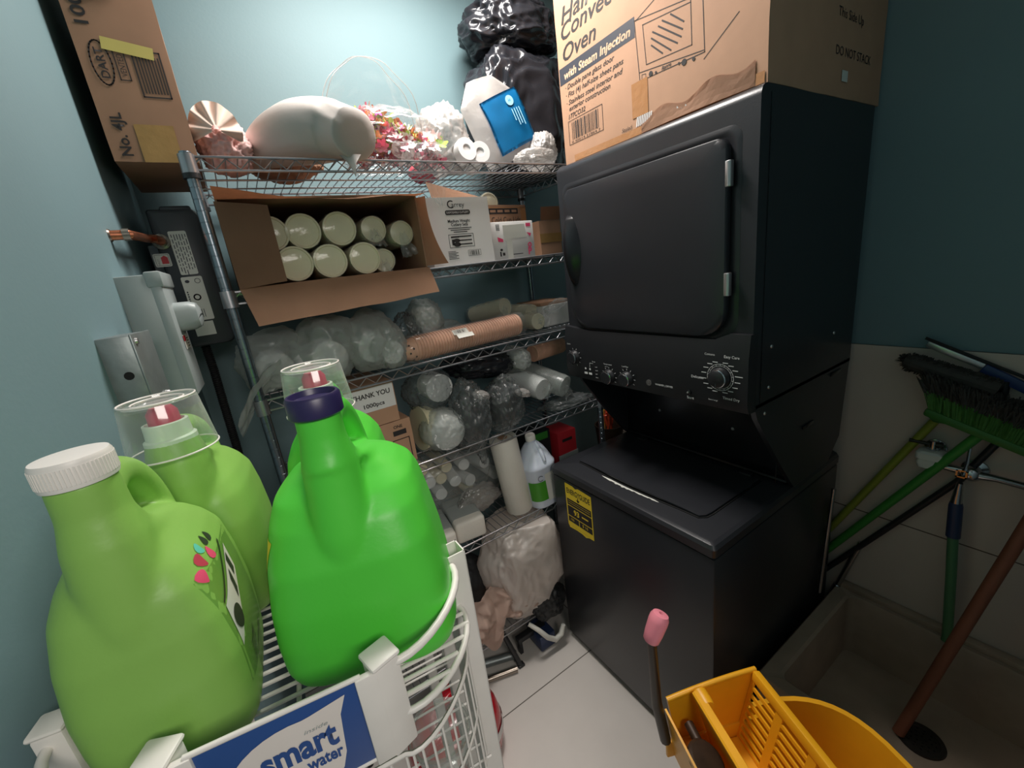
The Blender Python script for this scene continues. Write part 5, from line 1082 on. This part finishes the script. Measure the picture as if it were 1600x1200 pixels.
# ---------------------------------------------------------------- yellow mop bucket with wringer
BA = math.radians(-24)
BK = thing('mop_bucket', (-.205, -.20, 0), 'yellow mop bucket with a slotted side press wringer in front of the washer', 'mop bucket', None, BA)
MK = WORLD[BK.name]                                      # local x across, local y towards the washer
def brings(lst): return [[MK @ p for p in sup(a_, b_, z, e, 44, oy=oy, ox=ox)] for a_, b_, z, e, ox, oy in lst]
part('bucket', BK, G().loft(brings([(.19, .15, .075, 3.2, .12, -.05), (.20, .16, .09, 3.2, .12, -.05), (.235, .195, .435, 2.7, .125, -.05), (.246, .205, .440, 2.7, .125, -.05), (.246, .205, .452, 2.7, .125, -.05), (.234, .193, .452, 2.7, .125, -.05), (.226, .186, .41, 2.7, .125, -.05), (.19, .15, .11, 3.2, .12, -.05)])), 'bucket_yellow', 40)
for sx in (-1, 1):
    for sy in (-1, 1):
        K = MK @ T((.12 + sx * .15, -.05 + sy * .11, 0)); c_ = part('caster', BK, G().tube([K @ Vector((0, 0, .045)), K @ Vector((0, 0, .085))], .008, 8).lathe([(.028, -.010), (.030, -.006), (.030, .006), (.028, .010)], 18, K @ frame((0, .01, .030), (1, 0, 0))), 'black_plastic', 40)
WR = part('wringer_frame', BK, G().add(bmesh.new()).box((-.12, .118, .40), (.135, .128, .45), .003, 0, MK), 'bucket_yellow')
def slab(pts, th, m=0, g=None):
    """flat plate from four corners, given thickness"""
    P = [Vector(p) for p in pts]; n_ = (P[1] - P[0]).cross(P[3] - P[0]).normalized() * th; g = g or G()
    return g.loft([P, [p + n_ for p in P]], MK, m)
ztop = .602; zbt = .40
# far end wall, near end wall
for nm, y, sgn in (('end_wall', .128, -1), ('end_wall', -.235, 1)):
    g = G(); N = 10; rows = []
    for k in range(N + 1):
        t = k / N; x = -.112 + .235 * t; zt2 = ztop - .022 * (1 - t) ** 2; rows.append((x, zt2))
    outl = [(-.085, zbt)] + [(x, z) for x, z in rows] + [(.085, zbt)]
    Mx = MK @ Matrix(((1, 0, 0, 0), (0, 0, 1, y), (0, 1, 0, 0), (0, 0, 0, 1)))
    part(nm, BK, G().prism(outl, -.005, .005, Mx, bev=.002), 'bucket_yellow', 30)
    g = G().tube([MK @ Vector((x, y, z)) for x, z in rows], .0065, 8); part('rim', BK, g, 'bucket_yellow', 60)
# slotted wall: tapered plate with real slots
def slotted(g, M, w_, h_, cols, rows_, th):
    """plate in local xy with slots left open, built from strips"""
    cw = w_ / cols; rh = h_ / rows_
    for r in range(rows_):
        y0 = r * rh; g.box((0, y0 + rh * .62, 0), (w_, y0 + rh, th), 0, 0, M); off = 0
        for c_ in range(cols + 1):
            x = c_ * cw + off; g.box((max(0, x - cw * .11), y0, 0), (min(w_, x + cw * .11), y0 + rh * .62, th), 0, 0, M)
    return g
q0, q1 = MK @ Vector((.118, .122, ztop)), MK @ Vector((.118, -.232, ztop)); q2 = MK @ Vector((.072, .122, zbt)); Ms = face(q2, q1 - q0, q0 - q2)
part('slotted_wall', BK, slotted(G(), Ms, (q1 - q0).length, (q0 - q2).length - .014, 4, 9, .005).box((0, (q0 - q2).length - .02, -.010), ((q1 - q0).length, (q0 - q2).length + .004, .008), .003, 0, Ms), 'bucket_yellow', 30)
pp = part('press_plate', BK, G().loft([[MK @ Vector(p) for p in ((-.052 + dx, .112, z), (-.052 + dx, -.222, z), (-.052 + dx + wd, -.222, z), (-.052 + dx + wd, .112, z))] for dx, wd, z in ((.05, .008, zbt), (.02, .010, .52), (0, .012, .588), (-.004, .022, .596), (-.004, .022, .604), (0.0, .016, .607))]), 'bucket_yellow', 30)
part('press_plate_hinge', BK, G().lathe([(.016, -.02), (.018, -.01), (.018, .015), (.012, .02)], 16, MK @ frame((-.035, .10, .592), (0, 1, 0))), 'bucket_yellow', 40)
part('hopper_floor', BK, slab([(-.01, .115, zbt + .006), (-.01, -.225, zbt + .006), (.075, -.225, zbt + .006), (.075, .115, zbt + .006)], .005), 'bucket_yellow', 0)
g = slab([(-.118, .12, .565), (-.095, .12, .40), (-.095, -.23, .40), (-.118, -.23, .565)], .005)
part('outer_wall', BK, g, 'bucket_yellow', 20)
g = G().lathe([(.036, 0), (.040, .006), (.040, .014), (.034, .02), (.012, .022), (0, .022)], 24, MK @ frame((-.085, .02, .525), (.35, -.2, 1))).tube([MK @ Vector(p) for p in ((-.085, .02, .53), (-.06, -.06, .50), (-.05, -.16, .46))], [.014, .018, .016], 10).tube([MK @ Vector(p) for p in ((-.07, .105, .52), (-.07, -.215, .49))], .011, 10)
part('gear_mechanism', BK, g, 'rust_dark', 40, 'dark greasy press mechanism')
l0, l1, l2 = MK @ Vector((-.125, .115, .47)), at(1026, 1098, 'z', .60), at(1018, 998, 'z', .83); l3 = at(1033, 958, 'z', .885)
g = G().tube([l0, l1, l1.lerp(l2, .5) + Vector((0, 0, 0)), l2], [.013, .0125, .011, .010], 10); lv = part('lever', BK, g, 'dark_metal', 60)
M_ = frame(l2 - (l3 - l2) * .1, l3 - l2); Lg = (l3 - l2).length * 1.1
g = G().lathe([(.014, 0), (.017, .004), (.019, Lg * .3), (.0205, Lg * .7), (.020, Lg - .010), (.0165, Lg - .002), (.0045, Lg), (.004, Lg - .004), (0, Lg - .004)], 28, M_); part('grip', lv, g, 'grip_pink', 40, 'pink rubber grip')
part('grip_hole', lv, G().lathe([(.0040, Lg - .0035), (0, Lg - .0035)], 12, M_), 'black_gap', 0)
# ---------------------------------------------------------------- white display rack, front left
RA = math.radians(-6)
RK = thing('display_rack', (-.93, .05, 0), 'white wire display rack with a blue sign, holding green detergent jugs', 'rack', None, RA)
ZC, ZF = 1.25, 1.168
def post(x, y, zt_, z0, s=.013, capped=True, a=RA, hollow=False):
    M = T((x, y, 0)) @ RZ(a); g = G()
    if hollow: 
        for lo, hi in (((-s, -s), (s, -s + .002)), ((-s, s - .002), (s, s)), ((-s, -s), (-s + .002, s)), ((s - .002, -s), (s, s))): g.box((lo[0], lo[1], z0), (hi[0], hi[1], zt_), 0, 0, M)
    else: g.box((-s, -s, z0), (s, s, zt_), .003, 0, M)
    p = part('post', RK, g, 'white_plastic', 30)
    if capped: part('post_cap', p, G().box((-s - .002, -s - .002, zt_), (s + .002, s + .002, zt_ + .006), .003, 0, M), 'white_plastic', 30)
P1, P2, P3, P4, P5 = Vector((-.846, -.140, 0)), Vector((-1.039, -.112, 0)), Vector((-.727, -.040, 0)), Vector((-1.134, -.002, 0)), Vector((-.700, .128, 0))
post(P1.x, P1.y, ZC - .004, 1.125, .0145, True, RA + .35); post(P2.x, P2.y, ZC - .004, 1.125, .0145, True, RA - .35)
post(P3.x + .014, P3.y + .004, ZC, 0.0, .0155, False, RA + .1, True); post(P4.x, P4.y, ZC - .003, 0.0, .013, True, RA - .1)
post(P5.x, P5.y, ZC, 0.0, .012, False, RA, True); post(-1.10, .165, ZC, 0.0, .012, False, RA, True); post(-.70, .33, 1.19, 0, .012, False, RA, True); post(-1.08, .36, 1.19, 0, .012, False, RA, True)
def arc(a, c, bul, n=14):
    a = Vector(a); c = Vector(c); d = c - a; nn = Vector((d.y, -d.x, 0)).normalized(); return [a + d * (.5 - .5 * math.cos(math.pi * i / n)) + nn * bul * math.sin(math.pi * i / n) for i in range(n + 1)]
def up(p, z): return Vector((p.x, p.y, z))
tR, tL = arc(up(P1, 1.236), up(P3, 1.238), .040), arc(up(P4, 1.232), up(P2, 1.234), .034)
for q in (tR, tL): part('guard_rail', RK, G().tube(q, .0048, 10), 'white_wire', 60)
bR, bL = arc(up(P1, ZF - .003), up(P3, ZF - .003), .046), arc(up(P4, ZF - .003), up(P2, ZF - .003), .042)
g = G().tube(bR, .0042, 10).tube(bL, .0042, 10).tube([up(P1, ZF - .004), up(P2, ZF - .004)], .004, 8).tube([up(P3, ZF - .003), Vector((-.70, .34, ZF - .003))], .004, 8).tube([up(P4, ZF - .003), Vector((-1.09, .37, ZF - .003))], .004, 8)
# floor wires, along the rack's own x
fx, fy = Vector((math.cos(RA), math.sin(RA), 0)), Vector((-math.sin(RA), math.cos(RA), 0)); o_ = (P1 + P2) / 2
def span(k):
    y = k; half = .10 + .115 * min(1, max(0, (y + .035) / .10)) ** .6 if y < .065 else .212; return half
for i in range(25):
    y = -.012 + .0185 * i; hf = span(y)
    if y < .0: hf = .10
    p = o_ + fy * y; g.tube([up(p - fx * hf, ZF + .0005), up(p + fx * hf, ZF + .0005)], .0026, 6)
for s_ in (-.09, 0.0, .09): g.tube([up(o_ + fx * s_, ZF - .005), up(o_ + fx * s_ + fy * .45, ZF - .005)], .003, 6)
part('wire_floor', RK, g, 'white_wire', 60)
g = G().tube([up(P3, ZC - .003), up(P5, ZC - .002)], .0035, 8).tube([up(P3, 1.20), up(P5, 1.20)], .003, 8)
for i in range(6): q = P3.lerp(P5, (i + .5) / 6); g.tube([up(q, ZF), up(q, ZC - .003)], .0018, 6)
g.tube([up(P5, ZC - .004), Vector((-.70, .33, 1.18))], .0035, 8)
part('side_rail', RK, g, 'white_wire', 60)
# lower wire basket
g = G(); cR, cL = arc(up(P1, .90), up(P3, .90), .032, 12), arc(up(P4, .90), up(P2, .90), .032, 12); zt2, zb2 = 1.10, .90
loop = [Vector(p) for p in cL] + [Vector(p) for p in cR]
dense = []
for a, c in zip(loop, loop[1:]):
    k = max(1, int((c - a).length / .0165)); dense += [a.lerp(c, i / k) for i in range(k)]
dense.append(loop[-1])
for z in (zt2, (zt2 + zb2) / 2, zb2): g.tube([up(p, z) for p in loop], .0024 if z != zt2 else .003, 6)
for p in dense[::1]: g.tube([up(p, zb2), up(p, zt2)], .0017, 5)
for i in range(14): y = .0 + .024 * i; hf = max(.10, span(y)); p = o_ + fy * y; g.tube([up(p - fx * hf, zb2), up(p + fx * hf, zb2)], .0022, 5)
part('lower_basket', RK, g, 'white_wire', 60)
# corner brackets and the sign
for P, s_ in ((P1, 1), (P2, -1)):
    M = T((P.x, P.y, 0)) @ RZ(RA); part('sign_clip', RK, G().box((-.028 if s_ > 0 else .006, -.018, 1.128), (-.006 if s_ > 0 else .028, -.010, 1.246), .002, 0, M), 'white_plastic')
sA, sB = P2 + fx * .022 - fy * .014, P1 - fx * .022 - fy * .014; SW = (sB - sA).length; SGN = face(up(sA, 1.136), sB - sA, (0, 0, 1))
sg = part('sign', RK, G().box((0, 0, -.003), (SW, .108, 0), .0006, 0, SGN), 'sign_blue', 30, 'blue sign with a white teardrop')
for yy in (.110, -.002): part('sign_rail', RK, G().tube([SGN @ Vector(p) for p in ((0, yy, -.001), (SW, yy, -.001))], .0028, 8), 'white_wire', 60)
drop = []
tip = (SW * .845, .1005)
for i in range(31):
    a = math.radians(38 + (360 - 60) * i / 30); drop.append((SW * .46 + .052 * math.cos(a) * 1.05, .040 + .047 * math.sin(a)))
P_ = [(SW * .885, .099)]
import itertools
P_ += [(SW * .885 + (SW * .66 - SW * .885) * t, .099 - .006 * t - .0 * t) for t in (.35, .7, 1)]
for i in range(22):
    a = math.radians(80 + 215 * i / 21); P_.append((SW * .535 + .064 * math.cos(a), .040 + .053 * math.sin(a)))
P_ += [(SW * .76, .012), (SW * .80, .030), (SW * .815, .055), (SW * .83, .078)]
P_ = [(x, min(max(y, .002), .106)) for x, y in P_]
g = G().poly([(x, y, .0006) for x, y in P_], 0, SGN)
part('teardrop', sg, g, 'sign_white', 0, 'white teardrop')
g = G().text('smart', SGN, SW * .325, .047, .029, 0, width=.069, bold=.035, off=.0012).text('water', SGN, SW * .56, .0285, .0150, 0, width=.034, bold=.03, off=.0012).text('inside', SGN, SW * .60, .0745, .0045, 1, width=.022, shear=.3, off=.0012)
part('lettering', sg, g, ['sign_blue', 'grey_enamel'], 0)
build('white_scoop', G().box((-.86, -.10, .905), (-.79, .02, .935), .01, 0, None), 'white_plastic', None, 40, 'flat white plastic piece lying in the lower wire basket', 'plastic piece') if 0 else None
CT = thing('clear_tub', (-.775, -.055, .905), 'clear round plastic tub in the lower wire basket of the white rack', 'tub')
K = T((-.785, -.045, .904)); part('tub_body', CT, G().lathe([(0, .002), (.030, .002), (.032, 0), (.034, .002), (.042, .062), (.0455, .064), (.0455, .067), (.041, .067), (.033, .006), (0, .005)], 36, K), 'clear_cap', 50)
part('lid_ring', CT, G().lathe([(.044, .066), (.047, .068), (.047, .072), (.043, .073), (.043, .069)], 36, K, cap=False), 'clear_cap', 50)
# ---------------------------------------------------------------- detergent jugs
JW, JD = .152, .205
def jug(label, pos, rz, colm, wd=JW, sc=1.0, nk=1.0, squat=1.0, sl=(.92, .80, .66, .52), lo=(.80, .92, .985, 1.02, 1.03, .99), fr=(.010, .018, .024, .026)):
    root = thing('detergent_jug', pos, label, 'detergent jug', 'green detergent jugs on the rack', rz); M = WORLD[root.name]; h = wd / 2; D = JD
    rows = [(0, lo[0], .012, D - .012, 4.5), (.006, lo[1], .004, D - .004, 4.5), (.022, lo[2], 0, D, 4.5), (.06, lo[3], -.002, D + .002, 4.5), (.10, lo[4], -.002, D + .002, 4.5), (.15, lo[5], .002, D, 4), (.19, sl[0], fr[0], D - .004, 3.4), (.212, sl[1], fr[1], D - .018, 3.0), (.228, sl[2], fr[2], D - .032, 2.6), (.242, sl[3], fr[3], D - .060, 2.3), (.256, .50, .013, .092, 2.2), (.28, .44, .0475 - .030 * nk, .0475 + .031 * nk, 2), (.322, .40, .0475 - .028 * nk, .0475 + .028 * nk, 2)]
    nkx = .0285 * nk / h; rows = [(z if z < .25 else .25 + (z - .25) * squat, (k if z < .25 else nkx * (1.25 if z < .27 else 1.06 if z < .3 else 1.0)), ya, yb, e) for z, k, ya, yb, e in rows]; rows = [(z * sc, k, ya, yb, e) for z, k, ya, yb, e in rows]
    rings = []
    for z, k, ya, yb, e in rows: rings.append(sup(h * k, (yb - ya) / 2, z, e, 40, oy=(ya + yb) / 2))
    g = G().loft(rings, M)
    g.tube([M @ Vector(q) for q in ((0, .0475, .292 * sc), (0, .0465, .256 * sc), (0, .044, .225 * sc), (0, .042, .18 * sc), (0, .043, .12 * sc), (0, .05, .07 * sc))], [.0285 * nk, .0365 * nk, .0385 * nk, .038, .041, .038], 24)
    hd = [(0, .052, .262), (0, .076, .293), (0, .108, .299), (0, .143, .284), (0, .170, .250), (0, .180, .20), (0, .174, .15)]
    hd = [(x, y * (D / .205) if y > .06 else y, (z if z < .25 else .25 + (z - .25) * (squat * .6 + .4)) * sc) for x, y, z in hd]
    def cr(P, n=8):
        P = [Vector(p) for p in P]; out = []
        for i in range(len(P) - 1):
            a, b_, c_, d = P[max(i - 1, 0)], P[i], P[i + 1], P[min(i + 2, len(P) - 1)]
            for j in range(n):
                t = j / n; out.append(.5 * ((2 * b_) + (c_ - a) * t + (2 * a - 5 * b_ + 4 * c_ - d) * t * t + (3 * b_ - a - 3 * c_ + d) * t ** 3))
        return out + [P[-1]]
    cp = cr(hd); k = len(cp); g.tube([M @ p for p in cp], [.0185 + .008 * max(0, i / k - .4) * 2 for i in range(k)], 14)
    body = part('jug_body', root, g, colm, 180)
    bake(body, ('REMESH', dict(mode='VOXEL', voxel_size=.0032)), ('SMOOTH', dict(factor=.5, iterations=11)))
    return root, body, M
def project(body, M, fn, nu, nv, off, name, m, label=None, extra=None):
    """a thin decal laid on the jug's skin; fn gives a point and a direction in the jug's own space"""
    bvh = BVHTree.FromPolygons([v.co.copy() for v in body.data.vertices], [tuple(p.vertices) for p in body.data.polygons])
    g = G()
    def hit(p, d, o):
        r = bvh.ray_cast(p, d)
        return M @ ((r[0] + r[1] * o) if r[0] is not None else p)
    for fn_, nu_, nv_, o_, mi in ([(fn, nu, nv, off, 0)] + (extra or [])): g.cloth(lambda s, t: hit(*fn_(s, t), o_), nu_, nv_, mi)
    return part(name, body.parent, g, m, 60, label)
def white_cap(root, M):
    g = G(); pr = [(.0275, .318), (.028, .320), (.028, .340), (.0265, .343), (.023, .3435), (0, .3435)]; K = M @ T((0, .0475, 0)); g.lathe(pr, 40, K)
    for i in range(60): a = 2 * math.pi * i / 60; g.box((.0275, -.0007, .322), (.0286, .0007, .338), 0, 0, K @ RZ(a))
    part('cap', root, g, 'white_plastic', 30, 'white ribbed screw cap')
def clear_cap(root, M, r=.051, z0=.278, h=.066):
    K = M @ T((0, .0475, 0))
    part('spout', root, G().lathe([(.030, z0 - .01), (.030, z0 + .012), (.0265, z0 + .014), (.0255, z0 + .034), (.022, z0 + .035), (.019, z0 + .02), (0, z0 + .02)], 32, K), 'spout_milky', 40)
    part('spout_tip', root, G().lathe([(.0185, z0 + .022), (.0175, z0 + .048), (.012, z0 + .056), (0, z0 + .057)], 24, K), 'spout_red', 40, 'pinkish red pour spout')
    part('measuring_cap', root, G().lathe([(r, z0 - .008), (r * .99, z0), (r * .86, z0 + h - .004), (r * .82, z0 + h), (r * .78, z0 + h), (r * .76, z0 + h - .004), (r * .52, z0 + h - .004), (r * .48, z0 + h - .001), (r * .44, z0 + h - .004), (0, z0 + h - .004)], 40, K, cap=False), 'clear_cap', 40, 'clear measuring cap')
    for rr, z in ((r * .82, z0 + h), (r * .56, z0 + h - .002), (r, z0 - .007)): part('cap_rim', root, G().tube([K @ Vector((rr * math.cos(a), rr * math.sin(a), z)) for a in [2 * math.pi * i / 40 for i in range(40)]], .0013, 6, closed=True), 'white_plastic', 60)
jL, bL_, ML_ = jug('yellowish green jug with a white screw cap, at the left front of the rack', (-1.038, -.074, ZF + .0035), math.radians(-3), 'jug_lime', .146, 1.0, .9)
white_cap(jL, ML_)
X = Vector((-1, 0, 0))
def side(y0, z0, y1, z1, w_): # strip along a line on the right side, given half width
    a, c = Vector((0, y0, z0)), Vector((0, y1, z1)); d = c - a; n_ = Vector((0, -d.z, d.y)).normalized()
    return lambda s, t: ((a + d * s + n_ * w_ * (t * 2 - 1)) + Vector((.2, 0, 0)), X)
project(bL_, ML_, lambda s, t: (Vector((.2, .030 + .075 * s + .004 * t, .095 + .055 * s + .052 * t - .02 * t * s)), X), 14, 10, .0006, 'info_label', ['label_paper', 'leaf_dark'], 'white curved info label', [(lambda s, t: (Vector((.2, .047 + .012 * math.cos(6.283 * t) * s, .122 + .014 * math.sin(6.283 * t) * s)), X), 4, 24, .0011, 1), (lambda s, t: (Vector((.2, .068 + .010 * s + .002 * t, .130 + .008 * s + .025 * t)), X), 3, 3, .0011, 1), (lambda s, t: (Vector((.2, .088 + .010 * s, .148 + .005 * s + .022 * t)), X), 3, 3, .0011, 1), (lambda s, t: (Vector((.2, .034 + .066 * s, .150 + .042 * s + .003 * t)), X), 8, 1, .0011, 1)])
for i, (y, z, m, r) in enumerate(((.036, .188, 'pink_print', .010), (.050, .200, 'spout_red', .010), (.062, .208, 'label_teal', .008), (.070, .196, 'pink_print', .010), (.078, .208, 'leaf_dark', .008), (.090, .206, 'leaf_dark', .008))):
    a_ = .5 + .6 * i; project(bL_, ML_, lambda s, t, y=y, z=z, r=r, a_=a_: (Vector((.2, y + r * math.cos(6.283 * t + a_) * s * (.6 + .4 * math.sin(6.283 * t)), z + r * .8 * math.sin(6.283 * t + a_) * s)), X), 3, 12, .0007, 'petal_print', m)
project(bL_, ML_, lambda s, t: (Vector((.2, .050 + .028 * s, .078 + .0012 * t)), X), 6, 1, .0006, 'fine_print', ['leaf_dark'], None, [(lambda s, t, i=i, x0=x0, L_=L_: (Vector((.2, x0 + L_ * s, .072 - .0055 * i + .012 * s + .0013 * t)), X), 6, 1, .0006, 0) for i, (x0, L_) in enumerate([(.050, .028)] * 4 + [(.062, .055)] * 7)])
project(bL_, ML_, lambda s, t: (Vector((.2, .025 + .12 * s, .05 + .14 * t)), X), 12, 12, .0002, 'clear_label', ['label_clear'], 'clear side label')
jR, bR_, MR_ = jug('vivid green jug with a dark navy neck ring, at the right front of the rack', (-.852, -.093, ZF + .0035), math.radians(-20), 'jug_green', .200, 1.05, .82, 1.0, (.90, .83, .66, .44), (.92, 1.02, 1.08, 1.08, 1.04, .97), (.018, .036, .052, .058))
K = MR_ @ T((0, .0475, 0)); part('neck_ring', jR, G().lathe([(.0265, .326), (.0285, .328), (.0285, .347), (.0265, .350), (.024, .350), (.022, .344), (0, .344)], 40, K), 'navy_plastic', 40, 'dark navy neck ring')
XL = Vector((1, 0, 0))
project(bR_, MR_, lambda s, t: (Vector((-.2, .035 + .1 * s, .05 + .14 * t)), XL), 12, 12, .0005, 'side_label', ['energy_yellow', 'print_navy'], 'yellow and dark side label', [(lambda s, t: (Vector((-.2, .04 + .05 * s, .06 + .04 * t + .01 * s)), XL), 6, 6, .001, 1)])
jB1, _, MB1 = jug('yellowish green jug with a clear measuring cap, behind the white capped jug', (-1.004, .128, ZF + .0035), math.radians(-6), 'jug_lime', .138, 1.0, 1.0, .6); clear_cap(jB1, MB1)
jB2, _, MB2 = jug('vivid green jug with a clear measuring cap, behind the navy ringed jug', (-.820, .138, ZF + .0035), math.radians(-16), 'jug_green', .165, 1.0, 1.0, .6); clear_cap(jB2, MB2)
